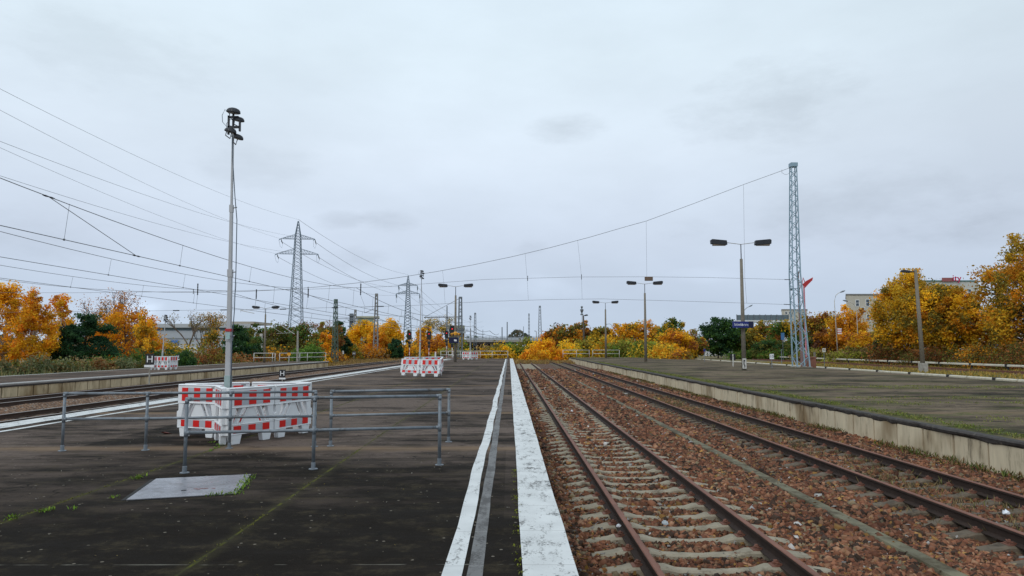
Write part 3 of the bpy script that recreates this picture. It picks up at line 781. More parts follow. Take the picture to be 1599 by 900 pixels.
# ---- telescopic light masts
def light_mast(label, base, h, group, tilt=(0, 0), detail=True, w=.064):
    root = thing('light_mast', label, 'light mast', base, 0, group); root.rotation_euler = (tilt[0], tilt[1], 0)
    def sq(name, z0, z1, r0, r1, m):
        mb = MB(); mb.tube([(0, 0, z0), (0, 0, z1)], [r0*1.2, r1*1.2], 4); return mb.build(name, m, root, .004)
    sq('sleeve', 0, 1.12, w*1.05, w*.98, sleeve_m)
    z = [1.10, .305*h, .5*h, .70*h, .955*h] if detail else [1.1, .3*h, .6*h, .955*h]
    rr = [w*.86, w*.70, w*.54, w*.36, w*.24]
    for i in range(len(z)-1):
        s_ = sq('mast_section', z[i]-.02, z[i+1], rr[i], rr[i]*.90, tower_m)
        if i:
            c = MB(); c.tube([(0, 0, z[i]-.09), (0, 0, z[i]+.05)], rr[i-1]*1.32, 4); c.tube([(0, 0, z[i]-.01), (.10, 0, z[i]+.005)], .012, 5); c.build('collar', tower_m, s_)
    if detail:
        c = MB(); c.tube([(0, 0, 1.92), (0, 0, 1.97)], w*1.18, 4); c.build('red_ring', redp, root)
        c = MB(); c.box(-.015, .05, -.10, -.086, 1.78, 1.90); c.build('type_plate', mat('pale_green_plate', (.35, .5, .48), .5), root)
    # head
    zt = h
    hd = MB(); hd.tube([(0, 0, .95*h), (0, 0, zt-.02)], .022, 6); hd.box(-.10, .12, -.02, .02, zt-.30, zt-.26); hd.box(-.10, .10, -.02, .02, zt-.10, zt-.07)
    hd.box(-.10, -.07, -.02, .02, zt-.42, zt-.06); hd.box(.11, .14, -.02, .02, zt-.36, zt-.16); hd.build('head_bracket', darkmetal, root)
    def flood(c, yaw, pit, s=1.0, dome=True):
        mb = MB()
        # lamp housing: shallow shell, open face towards -z
        prof = [(.0, .085), (.05, .08), (.09, .06), (.115, .025), (.125, -.02), (.11, -.03), (.0, -.02)]
        mb.lathe([(r*s, z*s) for r, z in prof], 16)
        mb.v = [(x*1.25, y*.8, z) for x, y, z in mb.v]
        M = Matrix.Translation(c) @ Matrix.Rotation(yaw, 4, 'Z') @ Matrix.Rotation(pit, 4, 'Y')
        mb.v = [tuple(M @ Vector(p)) for p in mb.v]
        o = mb.build('floodlight', darkmetal, root, smooth=False)
        g = MB(); g.lathe([(.095*s, -.032*s), (.095*s, -.036*s), (.04*s, -.038*s)], 14); g.v = [tuple(M @ Vector((x*1.25, y*.8, z))) for x, y, z in g.v]; g.build('lamp_glass', mat('lamp_glass', (.28, .28, .27), .2), o)
        y_ = MB(); y_.tube([tuple(M @ Vector((-.02, -.14*s, 0))), tuple(M @ Vector((-.02, -.14*s, -.16*s))), tuple(M @ Vector((-.02, .14*s, -.16*s))), tuple(M @ Vector((-.02, .14*s, 0)))], .010, 4); y_.build('yoke', darkmetal, o)
    k = 1.0
    flood(Vector((.02, -.05, zt)), R(5), R(8), .86); flood(Vector((.09, .05, zt-.13)), R(-10), R(12), .7)
    flood(Vector((-.04, -.02, zt-.36)), R(0), R(14), .75); flood(Vector((.06, .06, zt-.46)), R(8), R(16), .75)
    if detail:
        c = MB(); c.tube([(-.08, 0, zt-.02), (-.16, 0, zt+.06), (-.21, 0, zt-.05), (-.20, 0, zt-.18), (-.12, 0, zt-.27), (-.05, 0, zt-.25)], .006, 4)
        c.tube([(-.06, .03, zt-.12), (-.14, .03, zt-.2), (-.13, .03, zt-.34), (-.08, .03, zt-.42)], .005, 4)
        c.tube([(.0, -.03, zt-.45), (.015, -.03, zt-.9), (.07, -.03, zt-1.6), (.115, -.03, .66*h), (.115, -.03, .5*h), (.10, -.03, .38*h), (.085, -.03, .335*h), (.07, -.03, .32*h), (.065, -.03, .1*h)], .0085, 5)
        c.build('cable', mat('blue_grey_cable', (.06, .09, .12), .5), root, smooth=True)
    return root
mb_ = (-5.10, 13.05, 0)
top = PY(364.5, 176, 13.05)
light_mast('nearest tall light mast, grey telescopic tower inside the ring of barriers', mb_, top.z, 'portable light masts', (0, math.atan2(top.x+5.10, top.z)))
b2 = G(656, 580); b2.y -= .4; t2 = PY(658.5, 424, b2.y)
light_mast('second light mast, standing behind the pale pair of barriers', b2, t2.z, 'portable light masts', (0, math.atan2(t2.x-b2.x, t2.z)), True)
b3 = G(734, 560.5); t3 = PY(734, 494, b3.y)
light_mast('small distant light mast behind the farthest pair of barriers', b3, t3.z, 'portable light masts', (0, 0), False)
b4 = G(252, 574); t4 = PY(259, 493, b4.y)
light_mast('slightly leaning light mast on the far left platform', b4, t4.z, 'portable light masts', (0, math.atan2(t4.x-b4.x, t4.z)), False)

# ---- double-headed platform lamps
def double_lamp(label, base, h, span, group, fat=.12):
    root = thing('platform_lamp', label, 'lamp', base, 0, group)
    mb = MB(); mb.lathe([(fat, 0), (fat*.62, h*.87), (fat*.60, h*.87)], 12); mb.build('pole', post_c, root, smooth=True)
    mb = MB(); mb.tube([(0, 0, h*.87), (0, 0, h-.12)], .035, 8); mb.build('spigot', darkmetal, root, smooth=True)
    for s in (-1, 1):
        mb = MB(); mb.tube([(0, 0, h-.14), (s*span*.48, 0, h-.0)], .022, 6); mb.build('arm', grey_con, root)
        hd = MB(); x0, x1 = span*.46, span; z0 = h
        hh_ = .17*span/1.95; hd.prism([(s*x0, z0-hh_*.9), (s*(x0+.04), z0+hh_*.75), (s*(x1-.10), z0+hh_*1.25), (s*x1, z0+hh_*.9), (s*(x1-.02), z0-hh_*.55), (s*(x0+.1), z0-hh_*1.05)], -.17, .17)
        o = hd.build('lamp_head', darkmetal, root, .02)
        g = MB(); g.box(min(s*x0, s*x1)+.14, max(s*x0, s*x1)-.12, -.13, .13, z0-hh_*1.05-.03, z0-hh_*.7); g.build('lamp_glass', mat('amber_glass', (.16, .12, .08), .3), o)
    return root
def lamp_from(px, py, ptop, pxl, pxr, z0, label, group, Yf=None, fat=.12):
    b = G(px, py, z0) if Yf is None else Vector((PX(px, Yf), Yf, z0))
    t = PY(px, ptop, b.y); hw = (PX(pxr, b.y)-PX(pxl, b.y))/2
    return double_lamp(label, b, t.z-z0, hw, group, fat)
gl = 'double-headed platform lamps'
L1 = lamp_from(1162, 578.5, 379, 1106.5, 1202, RZ, 'nearest double-headed lamp on the right platform, carrying the blue station sign', gl, fat=.17)
lamp_from(1008.5, 565, 442, 978, 1035, RZ, 'double-headed lamp on the right platform, second from the camera', gl, fat=.17)
lamp_from(946, 0, 472, 923, 964, RZ, 'farthest double-headed lamp near the end of the right platform', gl, 107, fat=.17)
lamp_from(711, 0, 446, 683, 738, 0, 'double-headed lamp on the near platform behind the barriers', gl, 75, fat=.15)
lamp_from(412.5, 566.5, 480, 394, 436, 0, 'small double-headed lamp on the far left platform', gl, fat=.12)
# band and sign on the near-platform lamp
lx = PX(711, 75)
o = thing('station_sign', 'small dark blue station sign on the lamp post of the near platform', 'sign', (0, 0, 0))
p0, p1 = PY(701, 536, 74.7), PY(716, 527, 74.7)
mb = MB(); mb.box(p0.x, p1.x, 74.55, 74.8, p0.z, p1.z); mb.build('panel', darkblue, o, .01)
mb = MB(); q0, q1 = PY(709, 533, 74.5), PY(713, 530, 74.5); mb.prism([(q0.x, q0.z), (q1.x, q0.z-.03), (q1.x, q1.z-.05), (q0.x, q1.z)], 74.535, 74.55); mb.build('white_arrow', white_p, o)
o = thing('loudspeaker', 'yellowish loudspeaker cluster on the lamp post of the near platform', 'loudspeaker', (lx, 75, PY(711, 521, 75).z))
mb = MB(); mb.lathe([(.16, -.18), (.20, .05), (.12, .2)], 10)
for s in (-1, 1): mb.tube([(0, 0, .05), (s*.28, 0, .0), (s*.42, -.1, -.12)], [.05, .07, .17], 8)
mb.build('horn', yellow_p, o)

# ---- blue station sign and sector plate on the first right lamp
sy = L1.location.y
a, b = PY(1143.5, 512, sy-.30), PY(1176, 502.5, sy-.30)
o = thing('station_sign', 'long dark blue station name sign on the right platform lamp', 'sign', ((a.x+b.x)/2, sy-.30, (a.z+b.z)/2), R(12))
hw = (b.x-a.x)/2; hh = .23
mb = MB(); mb.box(-hw, hw*.55, -.12, .12, -hh, hh); mb.build('sign_box', blue_sign, o, .01)
mb = MB(); mb.box(hw*.55+.003, hw*1.05, -.125, .125, -hh-.01, hh+.01); mb.build('end_cap', darkblue, o, .01)
text_mesh('Schönefeld', .27, white_p, o, (-hw*.52, -.123, .0), (R(90), 0, 0), sx=.58)
text_mesh('(bei Berlin)', .19, white_p, o, (hw*.16, -.123, -.015), (R(90), 0, 0), sx=.62)
for z in (-.12, .12):
    mb = MB(); mb.tube([(hw*-.0, .12, z), (hw*-.0, .32, z)], .02, 6); mb.build('bracket', darkmetal, o)
a, b = PY(1159.6, 576, sy-.20), PY(1165.3, 560, sy-.20)
o = thing('sector_plate', 'upright white plate with black bracket mark low on the right platform lamp', 'sign', ((a.x+b.x)/2, sy-.20, (a.z+b.z)/2))
w, h = (b.x-a.x)/2, (b.z-a.z)/2
mb = MB(); mb.box(-w, w, -.01, .01, -h, h); mb.build('plate', rail_white, o)
mb = MB(); mb.prism([(-w*.45, h*.72), (w*.35, h*.72), (w*.35, h*.45), (-w*.02, h*.40), (-w*.02, -h*.15), (w*.40, -h*.35), (w*.40, -h*.78), (-w*.10, -h*.78), (-w*.10, -h*.45), (-w*.45, -h*.2)], -.016, -.0105); mb.build('black_mark', black, o)
mb = MB(); mb.box(-.05, .05, .01, .08, -.1, .1); mb.build('bracket', darkmetal, o)

# ---- H stopping boards
def hboard(label, base, ztop, w, group, plate=True, postm=grey_con):
    root = thing('stop_board', label, 'sign', base, 0, group)
    H = ztop-base.z
    mb = MB(); mb.tube([(0, .03, 0), (0, .03, H-.05)], .045 if w > .3 else .03, 6); mb.build('post', postm, root)
    bd = MB(); bd.box(-w/2, w/2, -.012, .012, H-w*1.25, H); bo = bd.build('board', black, root)
    t = text_mesh('H', w*1.12, white_p, bo, (0, -.014, H-w*.64), (R(90), 0, 0), name='letter', sx=1.0)
    if plate:
        q = MB(); q.box(-w*.62 if w > .3 else -w/2, w*.5, -.012, .012, H-w*1.55, H-w*1.28); q.build('white_plate', white_p, root)
    return root
b = G(232, 612, GZ+.05); hboard('large black board with white H on a post between the left tracks', b, PY(232, 553, b.y).z, 13.5*b.y/F*.98, 'H stop boards')
b = Vector((PX(442, 34.4), 34.4, GZ)); hboard('low black H board on the left edge of the near platform, above the barriers', b, PY(442, 577.5, 34.4).z, .30, 'H stop boards')
b = G(277, 574.5, 0); hboard('small black H board on the far left platform, right of the barriers', b, PY(277, 554, b.y).z, 5.2*b.y/F, 'H stop boards')
b = Vector((PX(553, 118), 118, GZ)); hboard('tiny black H board in the grass before the yellow trees', b, PY(553, 549, 118).z, .55, 'H stop boards', False)
def post_board(name, label, px, pyb, pyt, wpx, Y, m, cat='sign', txt=None, zb=GZ, hpx=None):
    t = PY(px, pyt, Y); h = t.z-zb; w = wpx*Y/F; hh = (hpx or wpx)*Y/F
    root = thing(name, label, cat, (t.x, Y, zb))
    mb = MB(); mb.tube([(0, .02, 0), (0, .02, h-.02)], .03, 6); mb.build('post', galv, root)
    mb = MB(); mb.box(-w/2, w/2, -.012, .012, h-hh, h); bo = mb.build('board', m, root)
    if txt: text_mesh(txt, hh*.78, black, bo, (0, -.014, h-hh/2), (R(90), 0, 0), name='number')
    return root
post_board('track_sign', 'tiny white rectangular board in the grass left of the H board', 535.5, 0, 548, 3.2, 118, white_p, hpx=5)
post_board('speed_board', 'white board with the number 10 beside the pipes right of the right platform', 1205, 0, 553, 6.5, 58, white_p, txt='10', hpx=8)
post_board('speed_board', 'small pale board on a thin post right of the big lattice mast', 1286.5, 0, 544, 5, 86, rail_white, hpx=6, txt='8')
post_board('route_sign', 'small blue and white sign on a thin post before the dark green tree', 1100, 0, 545, 3, 80, blue_sign, hpx=4)
post_board('parking_sign', 'blue road sign with a white mark seen among the trees behind the right platform', 1222, 0, 520, 5.5, 118, mat('blue_road_sign', (.06, .16, .34), .5), hpx=11, txt=None)
# black and white striped post
o = thing('striped_marker', 'pair of black marker boards with a white bar beside the pipes', 'sign', (PX(1144, 62), 62, GZ))
mb = MB(); h = PY(1144, 553, 62).z-GZ
for s in (-.17, .12): mb.box(s-.06, s+.10, -.01, .01, h-.55, h)
mb.build('board', black, o); mb = MB(); mb.box(-.045, .045, -.02, .0, 0, h); mb.build('post', rail_white, o)

# ---- end railings
def simple_rail(label, pts, h, zm, group, r=.028, m=rail_white): return railing(label, pts, h, zm, group, m, r, False)
ge = 'white end railings'
Ye = 95.8
mk = lambda pxs, Y, z: [Vector((PX(x, Y), Y, z)) for x in pxs]
simple_rail('white railing closing the end of the near platform, the stretch right of the lamp', mk((700, 719, 735, 750, 768.5, 793), Ye, 0), 1.0, .52, ge, .035)
simple_rail('white railing at the end of the near platform, the stretch left of the lamp', mk((688.5, 706), Ye-1.5, 0)+[Vector((PX(709.5, 88), 86, 0))], 1.0, .52, ge, .035)
simple_rail('left stretch of the white railing at the end of the right platform', mk((879, 900, 920), REND-.4, RZ), 1.15, .6, ge, .04)
simple_rail('right stretch of the white railing at the end of the right platform', mk((925.5, 946, 967), REND-.4, RZ), 1.15, .6, ge, .04)
YF = FEND-.6
simple_rail('left stretch of the pale railing on the far left platform', mk((397, 426, 430), YF-6, 0), .95, .5, ge, .035)
simple_rail('pale railing at the end of the far left platform beside the concrete pole', [Vector((PX(437, 72), 72, 0)), Vector((PX(452, 73), 73, 0)), Vector((PX(468.5, 74), 74, 0)), Vector((PX(480.5, 76), 76, 0)), Vector((PX(509, YF), YF, 0))], .95, .5, ge, .035)
o = thing('warning_disc', 'small orange disc on a short post before the railing of the far left platform', 'sign', (PX(451.5, 71), 71, 0))
mb = MB(); mb.tube([(0, 0, 0), (0, 0, .75)], .03, 6); mb.build('post', rail_white, o)
mb = MB(); mb.lathe([(.19, -.01), (.19, .01), (.0, .011)], 14); mb.v = [(x, z, y+.88) for x, y, z in mb.v]; mb.build('disc', yellow_p, o)
mb = MB(); mb.lathe([(.10, 0), (.12, .10), (.05, .2)], 8); mb.v = [(x, y, z+1.06) for x, y, z in mb.v]; mb.build('cap', black, o)
# bent pipe post on the near platform
o = thing('bollard_rail', 'white bent pipe beside the foot of the near platform lamp', 'railing', (0, 0, 0))
mb = MB(); mb.tube([G(709.5, 564, 0), PY(709.5, 556.5, G(709.5, 564).y), PY(707, 555, G(709.5, 564).y), PY(701, 554.8, G(709.5, 564).y+6)], .045, 6); o2 = mb.build('pipe', rail_white, o)
mb = MB(); p = G(638.5, 568, 0); 
o = thing('relay_post', 'short pale post with sloping top at the left edge behind the pale barriers', 'post', p)
mb.box(-.13, .13, -.1, .1, 0, .05); mb.prism([(-.11, .05), (.11, .05), (.11, .42), (-.11, .50)], -.08, .08); mb.build('housing', rail_white, o, .01)
for px, py in ((648.5, 566.5), (629, 571)):
    pass
# litter
def litter(label, px, py, z, s, m, seed):
    rg = random.Random(seed); p = G(px, py, z); mb = MB(); n = 9
    mb.lathe([(s*.2, 0), (s*.6, s*.15), (s*.75, s*.45), (s*.5, s*.8), (s*.1, s*.9)], 8)
    mb.v = [(x*(1+rg.uniform(-.3, .3)), y*(1+rg.uniform(-.3, .3)), z_*(1+rg.uniform(-.3, .3))) for x, y, z_ in mb.v]
    o = mb.build('litter', m); o.location = p; o.rotation_euler = (rg.uniform(-.4, .4), rg.uniform(-.4, .4), rg.uniform(0, 3)); tag(o, label, 'litter', 'litter on the ballast')
litter('bright white scrap beside the inner side of the left rusty rail', 967, 824, -.70, .045, paper, 1)
litter('round pale grey lump between two sleepers of the near rusty track', 1038, 820, -.72, .06, mat('grey_plastic', (.36, .40, .42), .5), 2)
litter('small white scrap far along the near rusty track', 893, 643, -.70, .06, paper, 3)
litter('white scrap beside the far rusty rail near the right edge', 1572, 804, -.70, .07, paper, 4)
litter('reddish scrap on the asphalt left of the barriers', 262, 677.5, .005, .10, mat('faded_red_plastic', (.30, .09, .07), .6), 5)
o = C.objects['litter.004'] if 'litter.004' in C.objects else None
if o: o.scale = (1.6, .8, .15)
# ================================================================== MASTS, WIRES, SIGNALS
def lattice_geo(h, wb, wt, n, lr, br, dep=None, zst=0, horiz=False):
    """four tapered legs with zigzag bracing; returns list of legs MB, bracing MB"""
    legs = []; br_ = MB()
    f = lambda t: (wb+(wt-wb)*t)/2
    dep = dep or 1.0
    C4 = [(-1, -1), (1, -1), (1, 1), (-1, 1)]
    for sx, sy in C4:
        mb = MB(); mb.tube([(sx*f(0), sy*f(0)*dep, zst), (sx*f(1), sy*f(1)*dep, h)], lr, 4); legs.append(mb)
    ts = np.linspace(0, 1, n+1)
    zz = lambda t: zst+(h-zst)*t
    for k in range(n):
        t0, t1 = ts[k], ts[k+1]
        for i in range(4):
            a, b = C4[i], C4[(i+1)%4]
            if (k+i)%2: a, b = b, a
            br_.tube([(a[0]*f(t0), a[1]*f(t0)*dep, zz(t0)), (b[0]*f(t1), b[1]*f(t1)*dep, zz(t1))], br, 4, cap=False)
            if horiz: br_.tube([(b[0]*f(t0), b[1]*f(t0)*dep, zz(t0)), (a[0]*f(t1), a[1]*f(t1)*dep, zz(t1))], br, 4, cap=False)
    return legs, br_
def lattice_mast(label, px, pyt, Y, wb_px, wt_px, n, m, group='lattice catenary masts', zb=GZ, lr=.05, br=.03, rz=0, split=False, cross=False, dep=1.0):
    t = PY(px, pyt, Y); h = t.z-zb; wb = wb_px*Y/F; wt = wt_px*Y/F
    root = thing('lattice_mast', label, 'mast', (t.x, Y, zb), rz, group)
    legs, b = lattice_geo(h, wb, wt, n, lr, br, dep, horiz=cross)
    if split:
        for l in legs: l.build('leg', m, root)
        b.build('bracing', m, root)
    else:
        q = MB()
        for l in legs: q.add(l.v, l.f)
        q.build('legs_frame', m, root); b.build('bracing', m, root)
    c = MB(); c.box(-wt/2-.04, wt/2+.04, -wt/2*dep-.04, wt/2*dep+.04, h-.25, h+.05); c.build('head_plate', m, root)
    return root
# big mast on the right: lower stage wide, upper stage slim (base x 1238-1262 at y 573, top 1232-1244 at y 254)
YM = 60.0
bz = RZ; bx = (PX(1238, YM)+PX(1262, YM))/2; tp = PY(1238.5, 256, YM)
root = thing('lattice_mast', 'tall light grey lattice mast standing on the right platform', 'mast', (bx, YM, bz), 0, 'lattice catenary masts')
H = tp.z-bz; wb = 1.22; wt = .50; ox = tp.x-bx
legs = []; B = MB()
zk = PY(1245, 428, YM).z-bz
def hw(z): return (1.04+(.68-1.04)*z/zk)/2 if z < zk else (.68+(.42-.68)*(z-zk)/(H-zk))/2
def cx(z): return (-.28*min(z, zk)/zk) + (ox+.28)*max(0, z-zk)/(H-zk)
def cy(z): return 0
for sx, sy in ((-1, -1), (1, -1), (1, 1), (-1, 1)):
    mb = MB(); mb.tube([(cx(z)+sx*hw(z), sy*hw(z), z) for z in (0, zk, H)], [.072, .060, .046], 4); mb.build('leg', galv_light, root)
z = 0; k = 0; C4 = [(-1, -1), (1, -1), (1, 1), (-1, 1)]
while z < H-.3:
    dz = hw(z)*1.75; z2 = min(H, z+dz)
    for i in range(4):
        a, b = C4[i], C4[(i+1)%4]
        if (k+i)%2: a, b = b, a
        B.tube([(cx(z)+a[0]*hw(z), a[1]*hw(z), z), (cx(z2)+b[0]*hw(z2), b[1]*hw(z2), z2)],   .028, 4, cap=False)
    z = z2; k += 1
B.build('bracing', galv_light, root)
mb = MB(); mb.box(cx(H)-.29, cx(H)+.29, -.29, .29, H-.28, H+.05); mb.build('head_plate', galv_light, root)
for s in (-1, 1):
    mb = MB(); mb.box(s*hw(0)-.14, s*hw(0)+.14, -hw(0)-.14, -hw(0)+.14, 0, .06); mb.box(s*hw(0)-.14, s*hw(0)+.14, hw(0)-.14, hw(0)+.14, 0, .06); mb.build('foot_plate', grey_con, root)
# brown pole just behind it, with a lamp head on top
t = PY(1249.5, 424, 66); o = thing('pole', 'brownish pole seen through the big lattice mast', 'pole', (PX(1252, 66), 66, GZ))
mb = MB(); mb.tube([(0, 0, 0), (-.15, 0, t.z-GZ)], [.16, .10], 8); mb.build('shaft', mat('pinkish_brown_pole', (.22, .14, .13), .8), o)
mb = MB(); mb.tube([(-.15, -.05, t.z-GZ-1.6), (-.72, -.05, t.z-GZ-1.65)], .03, 5); mb.lathe([(.10, -.1), (.17, 0), (.08, .12)], 8, (-.80, -.05)); mb.v = mb.v[:-24]+[(x, y, z+t.z-GZ-1.7) for x, y, z in mb.v[-24:]]; mb.build('lamp', darkmetal, o)
o = thing('red_mast', 'red steel post with a slanting red arm behind the big lattice mast', 'mast', (PX(1258.5, 92), 92, GZ))
h1 = PY(1258, 447, 92).z-GZ; h2 = PY(1266, 436, 92).z-GZ; X0 = PX(1258.5, 92)
mb = MB(); mb.tube([(0, 0, 0), (0, 0, h1)], .10, 6); mb.build('post', pinkp, o)
q_ = [PY(x, y, 92) for x, y in ((1253.5, 444), (1259, 439), (1269, 433.5), (1268, 438), (1262, 444), (1256.5, 450))]
mb = MB(); mb.prism([(p.x-X0, p.z-GZ) for p in q_], -.12, .12); mb.build('arm', redp, o)
q_ = [PY(x, y, 92)-Vector((X0, 92, GZ)) for x, y in ((1252.5, 452), (1252.5, 441), (1254, 434), (1257, 441))]
mb = MB(); mb.tube(q_, .07, 5); mb.build('bracket', pinkp, o)
o = thing('equipment_cabinet', 'rust brown trackside cabinet at the right foot of the big lattice mast', 'cabinet', (PX(1265.5, 64), 64, GZ))
mb = MB(); h = PY(1265, 557.5, 64).z-GZ; mb.box(-.36, .36, -.25, .25, 0, h-.1); mb.box(-.42, .42, -.3, .3, h-.1, h); mb.build('housing', mat('rust_brown', (.22, .09, .06), .8, 0, .3), o, .01)
mb = MB(); mb.tube([(.35, 0, h), (.35, 0, h+.45)], .10, 6); mb.build('post', post_c, o)

# ---- head span across the tracks at Y = 60
def poly(pts, Y): return [PY(x, y, Y) for x, y in pts]
hs = thing('head_span', 'long sagging wires strung across all tracks from the big lattice mast', 'overhead wires', (0, YM, 0))
def wires(root, name, pts, r, n=4, m=wire_m):
    mb = MB(); l = root.matrix_basis.translation if root else Vector()
    mb.tube([p-root.location for p in pts], r, n, cap=False); return mb.build(name, m, root)
topf = lambda x: 457-2.24e-4*(x-300)**2 if x < 1000 else np.interp(x, (1000, 1009, 1161, 1233), (347.2, 345.5, 288.5, 262.5))
T = [(x, float(topf(x))) for x in list(range(-520, 1000, 60))+[1009, 1085, 1161, 1200, 1233]]
T = [(x, y) if x != 1085 else (x, 317.5) for x, y in T]
wires(hs, 'span_wire', poly(T, YM), .022)
w1 = [(-500, 452), (-100, 457), (110, 457.5), (300, 455.5), (480, 452), (600, 448), (760, 436.5), (900, 432.8), (1009, 432.5), (1100, 433.5), (1235, 437)]
w2 = [(-500, 492), (0, 488), (250, 485.5), (276, 485), (442, 483), (481, 481.5), (640, 477.5), (760, 471), (860, 468), (940, 467), (1100, 471.5), (1236, 476)]
wires(hs, 'upper_steady_wire', poly(w1, YM), .015); wires(hs, 'lower_steady_wire', poly(w2, YM), .015)
i1 = lambda x: float(np.interp(x, [p[0] for p in w1], [p[1] for p in w1])); i2 = lambda x: float(np.interp(x, [p[0] for p in w2], [p[1] for p in w2]))
for x, x1, x2 in ((302, 302, None), (400, 400, None), (481, 481, None), (563, 563, None), (691, 693, 695), (820, 823, 825), (902, 908, 909), (1009, 1010, None), (1161, 1163, 1166)):
    pts = [PY(x, float(topf(x)), YM), PY(x1, i1(x1), YM)]
    if x2: pts.append(PY(x2, i2(x2), YM))
    wires(hs, 'dropper', pts, .010)
def insul(root, a, b, r, name='insulator', m=darkmetal, k=7):
    a = Vector(a)-root.location; b = Vector(b)-root.location; mb = MB(); ds = (b-a)
    P_ = [a+ds*(i/(2*k)) for i in range(2*k+1)]; mb.tube(P_, [r*(1 if i%2 else .55) for i in range(2*k+1)], 7); return mb.build(name, m, root)
for x, ya, yb in ((309, 443, 461), (400.5, 452, 467), (481.5, 451, 465), (563.5, 443, 461)):
    insul(hs, PY(x, ya, YM), PY(x-.5, yb, YM), .06)
    wires(hs, 'hanger', [PY(x-.5, yb, YM), PY(x-3 if x < 500 else x+6, i2(x)-1, YM)], .012)
for x, y in ((275, 485.2), (349, 484.2), (442, 483), (523, 480.7), (594, 478.7)):
    insul(hs, PY(x-5, y+.1, YM), PY(x+5, y-.1, YM), .055)
for x, y in ((1229, 437),):
    insul(hs, PY(x-4, y-.3, YM), PY(x+5, y, YM), .04); insul(hs, PY(x-5, 475.4, YM), PY(x+5, 476, YM), .04)
wires(hs, 'jumper_loop', [PY(1221, 265, YM), PY(1221, 270, YM), PY(1225, 272.5, YM), PY(1229, 273, YM), PY(1233, 270, YM)], .014)
a = PY(1013, 435, YM); mb = MB(); mb.box(a.x-.33, a.x+.33, -.12, .12, a.z-.20, a.z+.14); mb.build('counterweight', mat('brown_box', (.16, .11, .08), .8), hs)
for x in (302, 481, 563, 824, 908):
    p = PY(x, i1(x), YM); insul(hs, p+Vector((0, 0, .22)), p-Vector((0, 0, .22)), .035, k=3)

# ---- overhead line of each left-hand track
def zm(Y):
    u = ((Y+40) % 50) if Y > 60 else None
    if Y <= 60: return 5.8+(Y-38)**2*.0016
    u = (Y-60) % 55; return 5.75+((u-27.5)**2)*.00108
def overhead(label, base, zc, zoff, group, y1=280, y0=8, seed=1, dphase=0):
    root = thing('overhead_line', label, 'overhead wires', (0, 0, 0), 0, group)
    xf = lambda Y: -(base-cl(Y)) + .25*math.sin(Y*2*math.pi/110)
    ys = list(np.linspace(y0, 60, 26))+list(np.linspace(62, y1, 60))
    for nm, zz, r in (('contact_wire', lambda Y: zc, .014), ('messenger_wire', lambda Y: zm(Y)+zoff, .013)):
        mb = MB(); mb.tube([(xf(y), y, zz(y)) for y in ys], [max(r, .00030*y) for y in ys], 4, cap=False); mb.build(nm, wire_m, root)
    y = y0+dphase; 
    while y < 130:
        mb = MB(); x = xf(y); dx = .05; mb.tube([(x, y, zc), (x+dx, y+.1, zm(y)+zoff)], max(.007, .00018*y), 3, cap=False)
        mb.box(x-.02, x+.02, y-.03, y+.03, zc-.03, zc+.03); mb.build('dropper', wire_m, root); y += 7.3
    return root, xf
o1, xf1 = overhead('overhead wires above the track nearest the near platform', 14.65, 5.02, 0, 'overhead lines', dphase=7.1)
o2, xf2 = overhead('overhead wires above the track next to the far platform', 20.15, 5.05, .02, 'overhead lines', dphase=4)
o3, xf3 = overhead('lowest overhead wires, running above the edge of the far platform', 25.7, 4.95, -.25, 'overhead lines', dphase=2.5)
# slanting anchor wire between messenger and contact wire, with clamps
def hitY(px, x_of):
    Y = 15.
    for _ in range(60):
        Yn = Y; X = x_of(Y); d = ray(px, 400); Y = X/(d.x/d.y)
        Y = (Yn+Y)/2
    return Y
Ya, Yb = hitY(71, xf1), hitY(213, xf1)
A = Vector((xf1(Ya), Ya, zm(Ya))); B_ = Vector((xf1(Yb), Yb, 5.02))
wires(o1, 'anchor_wire', [A, B_], .011)
for p in (A, B_):
    insul(o1, p-Vector((.0, .28, 0)), p+Vector((0, .28, 0)), .030, 'clamp', k=2)

